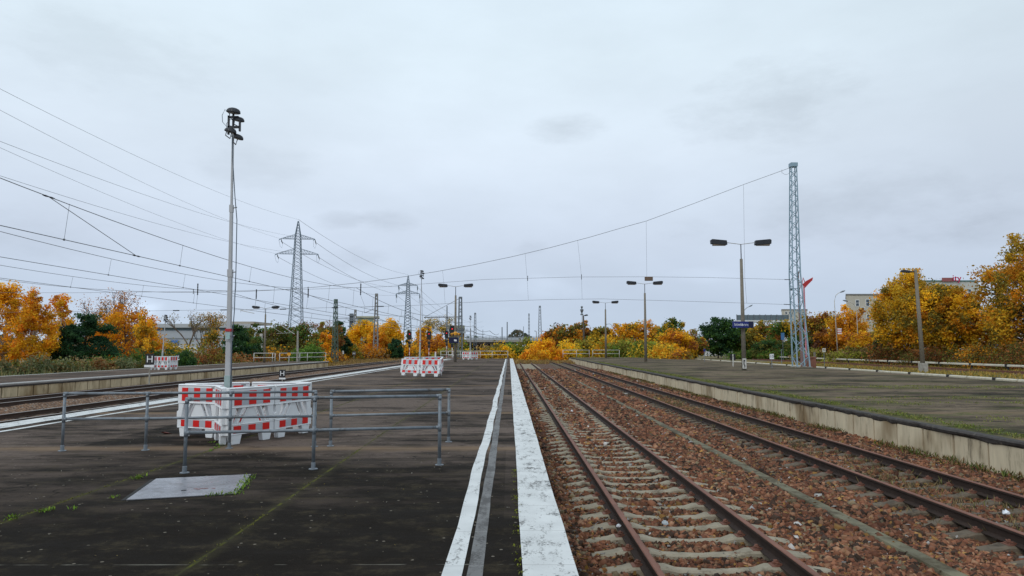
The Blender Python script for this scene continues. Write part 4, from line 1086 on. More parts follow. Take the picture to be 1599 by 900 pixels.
# ---- power line pylons
def pylon(label, px, pyt, Y, arms, foot_w, n=26):
    t = PY(px, pyt, Y); zb = GZ; h = t.z-zb
    root = thing('power_pylon', label, 'pylon', (t.x, Y, zb), R(6), 'power line pylons')
    za = [PY(px, a[0], Y).z-zb for a in arms]; hwid = [a[1]*Y/F for a in arms]
    wtop = 12.0*Y/F*.155*1.0; k = Y/225.
    zs = [0, za[0]]; 
    def W(z):
        z1, z2 = za[1], za[0]     # za[0] lower arm? sorted below
        zl, zu = min(z1, z2), max(z1, z2)
        if z < zl: return foot_w+(2.05-foot_w)*z/zl
        if z < zu+.5: return 2.05+(1.7-2.05)*(z-zl)/(zu-zl)
        return 1.7*(h-z)/(h-zu-.5)+.05
    legs = MB(); B = MB(); z = 0; kk = 0
    zz = [0]
    while z < h-.6: z = min(h, z+max(.9, W(z)*.52)); zz.append(z)
    for sx, sy in C4: legs.tube([(sx*W(q)/2, sy*W(q)/2, q) for q in zz], .13*k, 4)
    for i in range(len(zz)-1):
        for j in range(4):
            a, b = C4[j], C4[(j+1)%4]
            for (p, q) in ((a, b), (b, a)):
                B.tube([(p[0]*W(zz[i])/2, p[1]*W(zz[i])/2, zz[i]), (q[0]*W(zz[i+1])/2, q[1]*W(zz[i+1])/2, zz[i+1])], .055*k, 3, cap=False)
    legs.build('tower_legs', pylon_m, root); B.build('bracing', pylon_m, root)
    tips = []
    for z, L_ in zip(za, hwid):
        for s in (-1, 1):
            a = MB(); zt = z+L_*.26; w = W(z)/2
            for sy in (-1, 1):
                a.tube([(s*w, sy*w, z), (s*L_, 0, z)], .07*k, 4); a.tube([(s*w, sy*w, zt), (s*L_, 0, z+.1)], .06*k, 4)
                for i in range(1, 6):
                    t0 = i/6; x = w+(L_-w)*t0; yy = sy*w*(1-t0)
                    a.tube([(s*x, yy, z), (s*x, yy, z+(zt-z)*(1-t0))], .035*k, 3, cap=False)
                    x2 = w+(L_-w)*(i-1)/6; y2 = sy*w*(1-(i-1)/6); a.tube([(s*x, yy, z), (s*x2, y2, z+(zt-z)*(1-(i-1)/6))], .035*k, 3, cap=False)
            a.build('cross_arm', pylon_m, root)
            ins = MB(); ins.tube([(s*L_, 0, z), (s*L_, -2.0*k, z-.5*k), (s*L_, -2.9*k, z-.9*k)], [.10*k, .16*k, .05*k], 6)
            ins.tube([(s*L_, 0, z), (s*L_, 2.0*k, z-.9*k), (s*L_, 2.9*k, z-1.3*k)], [.10*k, .16*k, .05*k], 6)
            ins.tube([(s*L_, -2.9*k, z-.9*k), (s*(L_-.1), -1.2*k, z-2.6*k), (s*(L_-.1), 1.2*k, z-2.8*k), (s*L_, 2.9*k, z-1.3*k)], .035*k, 3, cap=False)
            ins.build('insulator_string', pylon_m, root)
            tips.append((s*L_, z))
    return root, tips, h
P1, tips1, h1 = pylon('nearer and taller of the two power pylons, left of centre', 466, 343, 225, [(397, 31.5), (373.5, 26)], 4.7)
P2, tips2, h2 = pylon('farther, smaller power pylon just left of the second light mast', 637.5, 429, 395, [(459, 18), (446, 14.5)], 4.9)
pw = thing('power_line', 'thin high voltage lines running from the upper left to the pylons', 'power lines', (0, 0, 0))
def catn(a, b, sag, n=28):
    a, b = Vector(a), Vector(b); return [a.lerp(b, i/n)-Vector((0, 0, 4*sag*(i/n)*(1-i/n))) for i in range(n+1)]
def endpt(px, py, Y): return PY(px, py, Y)
base1 = P1.location
import itertools
# spans towards the camera side pass over the left edge of the picture at known heights
for (s, z, pys) in ((None, h1, 148), (tips1[2][0], tips1[2][1], 180.5), (tips1[3][0], tips1[3][1], 226), (tips1[0][0], tips1[0][1], 236.5), (tips1[1][0], tips1[1][1], 278)):
    x0 = base1.x+(s or 0); a = Vector((x0, base1.y, base1.z+z))
    # next pylon stands behind and to the left of the viewer: direction chosen so that each wire crosses x=0 where the photograph shows it
    dirx = -14.0/255
    Yc = (x0 - dirx*base1.y)/( (ray(0, 450).x/ray(0, 450).y) - dirx)
    c = PY(0, pys, Yc)
    d0 = base1.y-Yc; span = 300.; 
    # parabola through a and c with curvature of a real span
    kq = 4*7.5/span**2
    s1 = (a.z-c.z)/d0 - kq*d0        # slope at c going to a
    pts = []
    for i in range(46):
        y = base1.y-i*(base1.y+60)/45; u = y-Yc
        pts.append(Vector((x0+dirx*(y-base1.y), y, c.z+s1*u+kq*u*u)))
    wires(pw, 'conductor', pts, .022)
def tipw(P, t): 
    r_ = Matrix.Rotation(R(6), 3, 'Z') @ Vector((t[0], 0, 0)); return Vector((P.location.x+r_.x, P.location.y+r_.y, P.location.z+t[1]-.8))
for i in range(4): wires(pw, 'conductor', catn(tipw(P1, tips1[i]), tipw(P2, tips2[i]), 4), .05)
wires(pw, 'conductor', catn(P1.location+Vector((0, 0, h1)), P2.location+Vector((0, 0, h2)), 3), .045)
for i in range(4): wires(pw, 'conductor', catn(tipw(P2, tips2[i]), tipw(P2, tips2[i])+Vector((25, 300, -9)), 7), .05)

# ---- lattice masts farther off
gm = 'lattice catenary masts'
green_st = mat('green_painted_steel', (.10, .15, .12), .7)
grey_st = mat('grey_painted_steel', (.24, .24, .23), .7)
lattice_mast('dark green lattice mast left of the yellow trees with side brackets', 524.5, 468, 100, 7.5, 3.6, 12, green_st, gm, lr=.055, br=.035, rz=R(45))
lattice_mast('pale concrete-coloured lattice mast in front of the yellow trees', 588, 459, 130, 7.5, 3.0, 18, grey_st, gm, lr=.09, br=.06)
lattice_mast('lattice mast right behind the near platform lamp with a long horizontal arm', 719, 464, 150, 6.6, 3.8, 18, galv, gm, lr=.08, br=.05, rz=R(20))
lattice_mast('lattice mast standing before the bridge behind the third light mast', 742, 489, 190, 4.2, 2.2, 14, galv, gm, lr=.09, br=.05)
lattice_mast('lattice mast rising above the bushes right of the bridge', 843, 478, 230, 6.5, 2.4, 16, galv, gm, lr=.11, br=.07)
lattice_mast('slim lattice mast on the far left platform behind the lamp', 408, 522, 92, 3.5, 3.0, 14, rail_white, gm, lr=.05, br=.035)
lattice_mast('dark lattice mast behind the green mast, left of the grey green tower', 555, 484, 150, 3.4, 2.4, 14, grey_st, gm, lr=.08, br=.05)
lattice_mast('slim lattice mast left of the tall one above the bushes', 826, 490, 240, 3.0, 1.2, 12, galv, gm, lr=.09, br=.05)
def pole(name, label, px, pyt, Y, r0, r1, m, cat='pole', group=None, zb=GZ, pxb=None, extra=None):
    t = PY(px, pyt, Y); b = Vector((PX(pxb if pxb else px, Y), Y, zb)); root = thing(name, label, cat, b, 0, group)
    mb = MB(); mb.tube([(0, 0, 0), (t.x-b.x, 0, t.z-zb)], [r0, r1], 8); mb.build('shaft', m, root)
    if extra: extra(root, t-b)
    return root
pole('concrete_pole', 'slim pale concrete pole between lamp and green mast on the far left platform', 465, 517, 74, .13, .09, grey_con, zb=0)
pole('pole', 'slim grey pole left of the near platform lamp above the red signals', 698, 478, 160, .20, .12, galv)
for i, (px, py, Y, lab) in enumerate(((784, 511, 300, 'thin mast above the bridge, leftmost of the group'), (792, 503, 300, 'thin mast above the bridge, second of the group from the left'),
        (812, 514, 300, 'short thin mast above the bridge, third of the group from the left'), (817.5, 510, 300, 'thin mast above the bridge, just left of the tapering mast'),
        (735, 513, 200, 'thin pole beside the third light mast'), (754, 515, 320, 'short thin pole above the left half of the bridge'))):
    pole('pole', lab, px, py, Y, .28 if i < 2 else .16, .2 if i < 2 else .1, galv, group='thin masts above the bridge')
# horizontal arms
def arm(root_lab, a, b, Y, r, extra=None, m=wire_m):
    A, B = PY(*a, Y), PY(*b, Y); root = thing('cantilever', root_lab, 'bracket', A); mb = MB(); mb.tube([Vector(), B-A], r, 5); mb.build('arm', m, root)
    if extra:
        for p, q in extra: e = MB(); e.tube([PY(*p, Y)-A, PY(*q, Y)-A], r*.55, 4); e.build('stay', m, root)
    return root
arm('long horizontal arm with slanting stay left of the mast behind the near platform lamp', (662, 496), (721, 495), 150, .10, [((662, 496), (718, 466)), ((670, 496), (670, 505)), ((690, 505), (718, 504))])
arm('slanting bracket carrying wires to the left of the pale mast', (569, 489), (588, 481), 130, .05, [((569, 480), (588, 479)), ((569, 489), (569, 480)), ((590, 479), (600, 479))], galv)
arm('bracket on the right side of the dark green lattice mast', (525, 498), (560, 498), 100, .045, [((526, 523), (545, 515)), ((545, 515), (556, 515)), ((540, 498), (556, 503))], galv)
arm('white slanting rods above the far left platform beside the concrete pole', (437, 507), (460, 522), 76, .035, [((420, 508), (440, 520)), ((432, 521), (455, 520)), ((405, 505), (425, 508))], rail_white)
arm('pale cantilever right of the near light mast', (375.5, 485), (397, 489.5), 62, .028, [((376, 485), (396, 484)), ((375.5, 484), (376, 488))], rail_white)

# ---- single lamps and street lamps
def single(label, pxb, px, pyt, Y, hx0, hx1, m, group, zb=GZ, r=.14, base=False):
    t = PY(px, pyt, Y); b = Vector((PX(pxb, Y), Y, zb)); root = thing('street_lamp', label, 'lamp', b, 0, group)
    d = t-b; mb = MB(); mb.tube([(0, 0, 0), d], [r, r*.62], 10); mb.build('pole', m, root, smooth=True)
    x0, x1 = PX(hx0, Y)-b.x, PX(hx1, Y)-b.x; z = d.z-.25 if base else d.z
    a = MB(); a.tube([(d.x, 0, z), ((x0+x1)/2, 0, z+.06)], r*.3, 5); a.build('arm', darkmetal, root)
    hd = MB(); s = 1 if x1 > x0 else -1; hd.prism([(x0, z+.0), (x0+s*.1, z+.12), (x1-s*.2, z+.22), (x1, z+.12), (x1, z-.02), (x0+s*.15, z-.10)], -.15, .15); hd.build('lamp_head', darkmetal, root, .02)
    if base: bb = MB(); bb.box(-.32, .32, -.3, .3, 0, .9); bb.build('base_block', grey_con, root, .02)
    return root
single('single-headed lamp on a stout concrete pole beyond the right platform', 1440, 1429.5, 421, 69, 1427.5, 1412, post_c, 'single lamps', base=True, r=.22)
single('dark single lamp standing left of the farthest double lamp', 912, 911, 493, 125, 912.5, 918.5, mat('dark_pole', (.07, .06, .05), .7), 'single lamps', r=.20)
single('small single lamp above the yellow bush at the tracks\' end', 865.5, 865, 505, 170, 865.5, 869, grey_st, 'single lamps', r=.18)
single('tiny single lamp above the bridge, left of the tapering mast', 837.5, 837.5, 517.5, 280, 837, 834.5, grey_st, 'single lamps', r=.2)
def curved(label, pxb, pyb_Y, pts, group, m=rail_white, zb=GZ, r=.09, banner=None):
    Y = pyb_Y; b = Vector((PX(pxb, Y), Y, zb)); root = thing('curved_street_lamp', label, 'lamp', b, 0, group)
    q = [PY(x, y, Y)-b for x, y in pts]; mb = MB(); mb.tube([Vector()]+q, [r]+[r*.6]*len(q), 7, cap=True); mb.build('pole', m, root, smooth=True)
    hd = MB(); e, f = q[-1], q[-2]; d = (e-f).normalized(); hd.tube([e-d*.1, e+d*.35, e+d*.75], [.07, .14, .05], 6); hd.build('lamp_head', galv, root)
    if banner:
        x0, y0, x1, y1 = banner; a, c = PY(x0, y1, Y-.1)-b, PY(x1, y0, Y-.1)-b
        z = [a.z+(c.z-a.z)*i/5 for i in range(6)]
        for i in range(5): k = MB(); k.box(a.x, c.x, -.12, -.08, z[i]+.004, z[i+1]); k.build('banner', [white_p, pinkp][i%2], root)
    return root
gc = 'curved street lamps'
curved('tall curved street lamp with a striped banner left of the cream building', 1308, 115, [(1303.5, 480), (1303, 470), (1305, 462), (1309, 458), (1313, 456.5)], gc, banner=(1308, 513, 1314, 522))
curved('curved street lamp bending left in front of the cream building', 1340.5, 118, [(1337.5, 485), (1336.5, 480), (1333, 475), (1328, 471.5), (1323, 470.5)], gc)
curved('small curved lamp behind the first platform lamp', 1161, 140, [(1161, 490), (1162, 485), (1166, 481), (1170, 479)], gc, m=grey_st)
for i, (px, top, Y, lab) in enumerate(((918, 507, 260, 'curved lamp in the distant row, leftmost'), (952, 506, 260, 'curved lamp in the distant row right of the farthest double lamp'), (974, 507, 260, 'curved lamp in the distant row left of the second double lamp'), (985, 508, 260, 'tiny curved lamp in the distant row closest to the second double lamp'))):
    curved(lab, px+4, Y, [(px+4, top+8), (px+3, top+2), (px, top), (px-4, top+.5)], 'distant curved lamps', m=grey_st, r=.13)
pole('antenna_pole', 'slim pole with a small ringed aerial above the dark single lamp', 909, 478, 170, .10, .05, grey_st, extra=lambda r, d: [ (lambda mb: mb.build('aerial', galv, r))(MB().lathe([(.35, d.z-2.2), (.35, d.z-1.9), (.1, d.z-1.8), (.4, d.z-1.1), (.4, d.z-.8), (.1, d.z-.7), (.3, d.z-.2), (.05, d.z)], 8)) ])
pole('pole', 'thin pole beside the pipes in front of the green shrubs', 1220, 545, 82, .04, .04, galv)

# ---- signals
def signal(label, px, pyt, pyb_head, Y, group='red railway signals', w=None, lower=True):
    t = PY(px, pyt, Y); b = Vector((t.x, Y, GZ)); h = t.z-GZ; zh = PY(px, pyb_head, Y).z-GZ; hh = h-zh
    root = thing('railway_signal', label, 'signal', b, 0, group); w = w or hh*.25
    for i in range(8):
        z0, z1 = i*(zh/8), (i+1)*(zh/8)
        mb = MB(); mb.tube([(0, .05, z0+.002), (0, .05, z1)], .07, 6); mb.build('mast_band', [white_p, pinkp][i%2] if z1 < zh*.65 else galv, root)
    hd = MB(); hd.prism([(-w, zh), (w, zh), (w, h-.12), (w*.6, h), (-w*.6, h), (-w, h-.12)], -.08, .08); ho = hd.build('signal_head', black, root, .01)
    l = MB(); l.lathe([(.0, -.0), (w*.26, .0), (w*.26, .02), (0, .03)], 12); l.v = [(x, -.10-z, y+zh+hh*.68) for x, y, z in l.v]; l.build('red_lamp', red_lamp, ho)
    hood = MB(); hood.tube([(-w*.45, -.16, zh+hh*.70), (-w*.3, -.16, zh+hh*.83), (0, -.16, zh+hh*.88), (w*.3, -.16, zh+hh*.83), (w*.45, -.16, zh+hh*.70)], .03, 4); hood.build('hood', black, ho)
    if lower:
        for (a, c, ww) in ((.60, .20, .7), (1.0, .72, .55)):
            k = MB(); k.box(-w*ww, w*ww, -.06, .06, zh-hh*a, zh-hh*(a-.34)); k.build('lower_unit', black, root, .01)
    mb = MB(); mb.box(-.2, .2, -.1, .3, 0, .12); mb.build('foot', grey_con, root)
    return root
signal('leftmost of the signals, beside the dark round conifer', 639.7, 518, 530.5, 134)
signal('signal showing red between the second light mast and the lamp', 670, 517.5, 530.5, 134)
signal('signal showing red just left of the largest signal', 697.5, 517, 528.5, 134)
signal('largest signal showing red, touching the near platform lamp post', 706.3, 508.5, 525.5, 100, w=.36)
pole('pale_post', 'small pale post between the red signals beside the track', 680, 549.5, 120, .12, .12, white_p)

# ---- pipes (covered conductor rails) beyond the right platform
pipe_m = mat('weathered_white_cover', (.50, .46, .37), .6, 0, .15, 2, dirt=(.32, .27, .18), dscale=3, dthr=.6)
def cover(label, X, zc, y0, y1, r, step_, group):
    root = thing('conductor_rail_cover', label, 'pipe', (0, 0, 0), 0, group)
    mb = MB(); y = y0
    while y < y1:
        x = X-.012*(y-60); x2 = X-.012*(y+step_-60)
        mb.add([(x-r, y, zc-.09), (x-r, y, zc+.05), (x-r*.5, y, zc+.11), (x+r*.5, y, zc+.11), (x+r, y, zc+.05), (x+r, y, zc-.09)] + [(x2-r, y+step_-.15, zc-.09), (x2-r, y+step_-.15, zc+.05), (x2-r*.5, y+step_-.15, zc+.11), (x2+r*.5, y+step_-.15, zc+.11), (x2+r, y+step_-.15, zc+.05), (x2+r, y+step_-.15, zc-.09)],
               [(i, i+1, i+7, i+6) for i in range(5)]+[(5, 0, 6, 11), (5, 4, 3, 2, 1, 0), (6, 7, 8, 9, 10, 11)]); y += step_
    mb.build('cover', pipe_m, root); y = y0+2; n = 0
    while y < y1 and n < 40:
        x = X-.012*(y-60); q = MB(); q.box(x-r*1.15, x+r*1.15, y-.14, y+.14, zc-.14, zc+.135); q.box(x-.07, x+.07, y-.08, y+.08, GZ-.05, zc-.14); q.build('bracket', darkmetal, root); y += step_; n += 1
    return root
cover('nearer long pale cover strip running just behind the right platform', 31.5, -.50, 30, 122, .16, 4.8, 'conductor rail covers')
cover('farther long pale cover strip at the foot of the bank', 50.5, -.30, 48, 190, .19, 5.5, 'conductor rail covers')
track('railway_track', 'grassy track between the two pale cover strips beyond the right platform', lambda y: 46-.012*(y-60), 40, 130, -.62, [rail_m, rail_m], sleep_d, .65, 0, 'railway tracks', ys0=45)
mb = MB(); mb.box(25.45, 25.7, 12, 118, -.9, -.16)
tag(mb.build('low_wall', wall_r), 'low beige concrete kerb wall along the far edge of the right platform', 'wall')

# ---- bridge
YB = 300
root = thing('bridge', 'long grey concrete bridge crossing the background beyond the tracks', 'bridge', (0, YB, 0))
z1, z0 = PY(800, 531, YB).z, PY(800, 534.5, YB).z; zu = PY(800, 537.5, YB).z
xa, xb = PX(726, YB), PX(1130, YB)
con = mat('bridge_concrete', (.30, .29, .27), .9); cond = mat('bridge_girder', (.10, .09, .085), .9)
mb = MB(); mb.box(xa, xb, -5, 5, z0, z1); mb.build('deck', con, root)
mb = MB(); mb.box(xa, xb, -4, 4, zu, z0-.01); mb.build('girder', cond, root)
for px in (728, 757, 768, 797, 840, 880, 930, 990, 1060):
    mb = MB(); x = PX(px, YB); mb.box(x-.6, x+.6, -3, 3, GZ, zu-.01); mb.build('pier', con, root)
mb = MB(); x = xa; zr = PY(800, 525.5, YB).z
while x < xb: mb.box(x-.06, x+.06, -4.9, -4.8, z1, zr); x += 1.5
mb.box(xa, xb, -4.92, -4.78, zr-.1, zr); mb.box(xa, xb, -4.92, -4.78, (zr+z1)/2-.05, (zr+z1)/2+.05); mb.build('railing', galv, root)
mb = MB(); mb.box(xa, xb, 4.2, 4.3, z1+.1, zr-.4); mb.build('parapet_panel', mat('pale_parapet', (.40, .43, .46), .7), root)
mb = MB(); mb.box(PX(690, YB), xa, -6, 6, GZ, z0-.2); mb.build('abutment', mat('abutment_concrete', (.17, .15, .12), .9), root)
mb = MB(); mb.box(PX(735, YB), PX(765, YB), 6, 6.3, GZ, zu); mb.build('underpass_shade_panel', mat('underpass_shade', (.05, .035, .03), .9), root)  # dark panel that paints the shade beneath the bridge

# ---- buildings
def windows(root, wins, Y, dy=-.06, m=glass, two=False):
    for (a, b, c, d) in wins:
        p, q = PY(a, d, Y), PY(c, b, Y); x0, x1, z0_, z1_ = p.x, q.x, p.z, q.z
        f = MB(); w = .09
        f.box(x0-w, x1+w, dy, .05, z0_-w, z0_); f.box(x0-w, x1+w, dy, .05, z1_, z1_+w); f.box(x0-w, x0, dy, .05, z0_+.002, z1_-.002); f.box(x1, x1+w, dy, .05, z0_+.002, z1_-.002); f.box(x0, x1, dy, .05, (z0_+z1_)/2-.04, (z0_+z1_)/2+.04)
        fo = f.build('window', white_p, root)
        g = MB(); g.box(x0, x1, dy*.3, .03, z0_+.001, z1_-.001); g.build('pane', m, fo)
def block(root, name, x0, x1, ztop, y0, y1, m, zb=GZ):
    k = (root.location.y+y1)/root.location.y; mb = MB()      # trapezoid plan, side walls running away from the platforms
    mb.prism([(x0, y0), (x1, y0), (max(x0*k, x0) if x0 > 0 else x0, y1), (min(x1*k, x1) if x1 < 0 else x1*k, y1)][:0] or [(x0, y0), (x1, y0), (x1*k, y1), (x0*k, y1)], zb, ztop, ax='z'); return mb.build(name, m, root)
cream = mat('cream_render', (.50, .47, .40), .85, 0, .06, 1)
Yh = 150
r1 = thing('apartment_building', 'lower cream building with small dark windows left of the golden tree', 'building', (0, Yh, 0))
zt = PY(1340, 461, Yh).z
block(r1, 'wall', PX(1324, Yh), PX(1400, Yh), zt, 0, 14, cream); block(r1, 'roof', PX(1323, Yh), PX(1400, Yh), zt+.25, -.15, 14.2, mat('roof_edge', (.2, .2, .2), .7), zt+.003)
windows(r1, [(1345, 469, 1349.5, 478) if False else (1336.5, 469, 1341, 478), (1352.5, 468, 1357, 478), (1345, 480.5, 1349.5, 489.5), (1354, 492, 1358, 501), (1368, 468, 1372, 478), (1336.5, 492, 1341, 501)], Yh)
Yh2 = 165
r2 = thing('hotel_building', 'taller pale building with a red rooftop sign behind the golden tree', 'building', (0, Yh2, 0))
zt = PY(1500, 440, Yh2).z
block(r2, 'wall', PX(1400, Yh2), PX(1532, Yh2), zt, 0, 16, mat('pale_render', (.52, .52, .48), .85, 0, .05, 1)); block(r2, 'roof', PX(1399.5, Yh2), PX(1532.5, Yh2), zt+.3, -.15, 16.2, mat('green_roof_edge', (.10, .2, .19), .7), zt+.003)
sg = MB(); a, b = PY(1470, 440, Yh2), PY(1487, 435.5, Yh2); sg.box(a.x, b.x, -.4, -.2, a.z, b.z+.2); so = sg.build('red_sign_board', mat('red_sign_board', (.30, .10, .10), .6), r2)
p = PY(1492, 436, Yh2); text_mesh('ity', 2.1, mat('magenta_letter', (.50, .02, .10), .5), r2, (p.x, -.5, p.z+.1), (R(90), 0, 0), name='roof_lettering', ext=.08)
windows(r2, [(1420, 450, 1424, 460), (1440, 450, 1444, 460), (1512, 452, 1516, 461)], Yh2)
# hall on the left
Yw = 230
r3 = thing('factory_hall', 'long low grey hall with a blue sign behind the trees on the left', 'building', (0, Yw, 0))
gw = mat('hall_cladding', (.40, .43, .47), .7, 0, .06, .4); z1_, z2_, z3_ = PY(300, 506, Yw).z, PY(300, 512, Yw).z, PY(300, 516.5, Yw).z
block(r3, 'wall', PX(235, Yw), PX(392, Yw), z3_, 0, 30, gw); block(r3, 'window_band', PX(240, Yw), PX(392, Yw), z2_, .3, 29, mat('hall_windows', (.12, .17, .20), .3), z3_+.003)
block(r3, 'roof', PX(236, Yw), PX(392, Yw), z1_, -1, 31, mat('hall_roof', (.42, .44, .46), .6), z2_+.003)
r_ = MB(); r_.box(PX(330, Yw), PX(392, Yw), 2, 20, z1_+.01, PY(360, 502, Yw).z); r_.build('roof_step', mat('tan_roof', (.36, .32, .26), .7), r3)
s_ = MB(); a, b = PY(268, 540, Yw), PY(279, 531.5, Yw); s_.box(a.x, b.x, -.4, -.2, a.z, b.z); s_.build('blue_sign', mat('bright_blue', (.05, .16, .42), .5), r3)
s_ = MB(); a, b = PY(240, 530, Yw), PY(385, 528, Yw); s_.box(a.x, b.x, -.1, -.01, a.z, b.z); s_.build('band', mat('grey_band', (.2, .22, .24), .6), r3)
def truck(label, px0, px1, pyt, Y):
    x0, x1 = PX(px0, Y), PX(px1, Y); zt = PY(px0, pyt, Y).z; root = thing('parked_van', label, 'van', ((x0+x1)/2, Y, GZ), 0, 'parked vans before the hall'); w = (x1-x0)/2; h = zt-GZ
    mb = MB(); mb.prism([(-w, .4), (w, .4), (w, h*.55), (w*.8, h*.62), (w*.6, h), (-w, h)], -1, 1); mb.build('body', white_p, root, .05)
    mb = MB(); mb.prism([(w*.62, h*.66), (w*.74, h*.66), (w*.60, h*.92), (w*.4, h*.92)], -1.02, -1.002); mb.build('window', glass, root)
    for s in (-.65, .65): q = MB(); q.lathe([(.4, -.1), (.4, .1)], 12); q.v = [(x+s*w, z-1.0, y+.4) for x, y, z in q.v]; q.build('wheel', black, root)
truck('white van parked before the hall, left of the lamp', 246, 262, 541.5, 200); truck('white van parked before the hall, middle one', 264, 283, 541, 200); truck('white van parked before the hall, right one', 288, 307, 542.5, 200)
# signal box tower
Ys = 185
r4 = thing('signal_box', 'small beige signal box tower behind the near platform lamp', 'building', (0, Ys, 0))
zt, zm_, zl = PY(712, 508.5, Ys).z, PY(712, 513, Ys).z, PY(712, 520, Ys).z
bw = mat('ochre_render', (.36, .26, .13), .85, 0, .12, .6); og = mat('grey_green_trim', (.22, .23, .17), .8)
block(r4, 'tower_wall', PX(701, Ys), PX(725, Ys), zl, 0, 6, bw); block(r4, 'control_room', PX(699, Ys), PX(726, Ys), zm_, -.5, 6.5, mat('pale_room', (.45, .47, .45), .7), zl+.003)
block(r4, 'roof', PX(700, Ys), PX(725.5, Ys), zt, -.8, 6.8, og, zm_+.003)
for a in (701, 705.5, 711, 716, 721): q = MB(); q.box(PX(a, Ys), PX(a+3.4, Ys), -.56, -.502, zl+.35, zm_-.2); q.build('window', glass, r4)
q = MB(); q.box(PX(698, Ys), PX(727.5, Ys), -1.2, -.51, zl-.15, zl+.05); q.build('gallery', galv, r4)
# grey-green silo building behind yellow trees
Yg = 210
r5 = thing('works_tower', 'grey green industrial tower rising behind the yellow trees', 'building', (0, Yg, 0))
block(r5, 'wall', PX(557, Yg), PX(583, Yg), PY(570, 497, Yg).z, 0, 8, mat('pale_green_cladding', (.24, .30, .24), .8)); block(r5, 'roof', PX(556, Yg), PX(592, Yg), PY(570, 494, Yg).z, -.3, 8.3, mat('pale_trim', (.42, .42, .30), .8), PY(570, 497, Yg).z+.003)
block(r5, 'stair_tower', PX(546, Yg), PX(551.5, Yg), PY(570, 490, Yg).z, -1, 1, mat('blue_grey_steel', (.13, .15, .17), .8))
q = MB(); z = 1.
while z < PY(570, 492, Yg).z: q.box(PX(544, Yg), PX(553, Yg), -1.5, 1.5, z, z+.25); z += 1.6
q.build('landing', galv, r5)
# footbridge gallery right
Yq = 170
r6 = thing('glazed_walkway', 'elevated walkway with grey panels showing above the trees on the right', 'footbridge', (0, Yq, 0))
za, zb_, zc = PY(1180, 492, Yq).z, PY(1180, 500.3, Yq).z, PY(1180, 503, Yq).z
block(r6, 'deck', PX(1148, Yq), PX(1236, Yq), zb_, 0, 5, mat('white_deck', (.6, .6, .58), .7), zc)
q = MB(); q.box(PX(1152, Yq), PX(1233, Yq), .3, .4, zb_+.01, za); q.build('panel', mat('tinted_panel', (.13, .17, .19), .3), r6)
for i in range(10): q = MB(); x = PX(1152+i*9, Yq); q.box(x-.08, x+.08, .05, .28, zb_+.01, za+.1); q.build('post', galv, r6)
for px in (1160, 1190, 1220): block(r6, 'pier', PX(px, Yq)-.4, PX(px, Yq)+.4, zc-.01, 1, 3, con)
r7 = thing('block_building', 'small beige block peeping over the trees left of the big lattice mast', 'building', (0, 210, 0))
block(r7, 'wall', PX(1222, 210), PX(1262, 210), PY(1230, 484, 210).z, 0, 10, cream); block(r7, 'roof', PX(1221.5, 210), PX(1262.5, 210), PY(1230, 483, 210).z, -.2, 10.2, con, PY(1230, 484, 210).z+.003)
windows(r7, [(1226, 487, 1229, 491), (1232, 487, 1235, 491)], 210)
for i, (a, b, c, Y, lab) in enumerate(((1098, 1146, 537, 190, 'low white hall partly visible below the dark green tree'), (1172, 1232, 520, 165, 'white shed seen in pieces between the trees behind the station sign'))):
    rr = thing('low_hall', lab, 'building', (0, Y, 0)); zt = PY(a, c, Y).z; block(rr, 'wall', PX(a, Y), PX(b, Y), zt, 0, 8, mat('white_cladding', (.62, .64, .66), .7)); block(rr, 'roof', PX(a-1, Y), PX(b+1, Y), zt+.3, -.4, 8.4, con, zt+.003)
    windows(rr, [(a+6+k*12, c+5, a+10+k*12, c+9) for k in range(3)], Y)
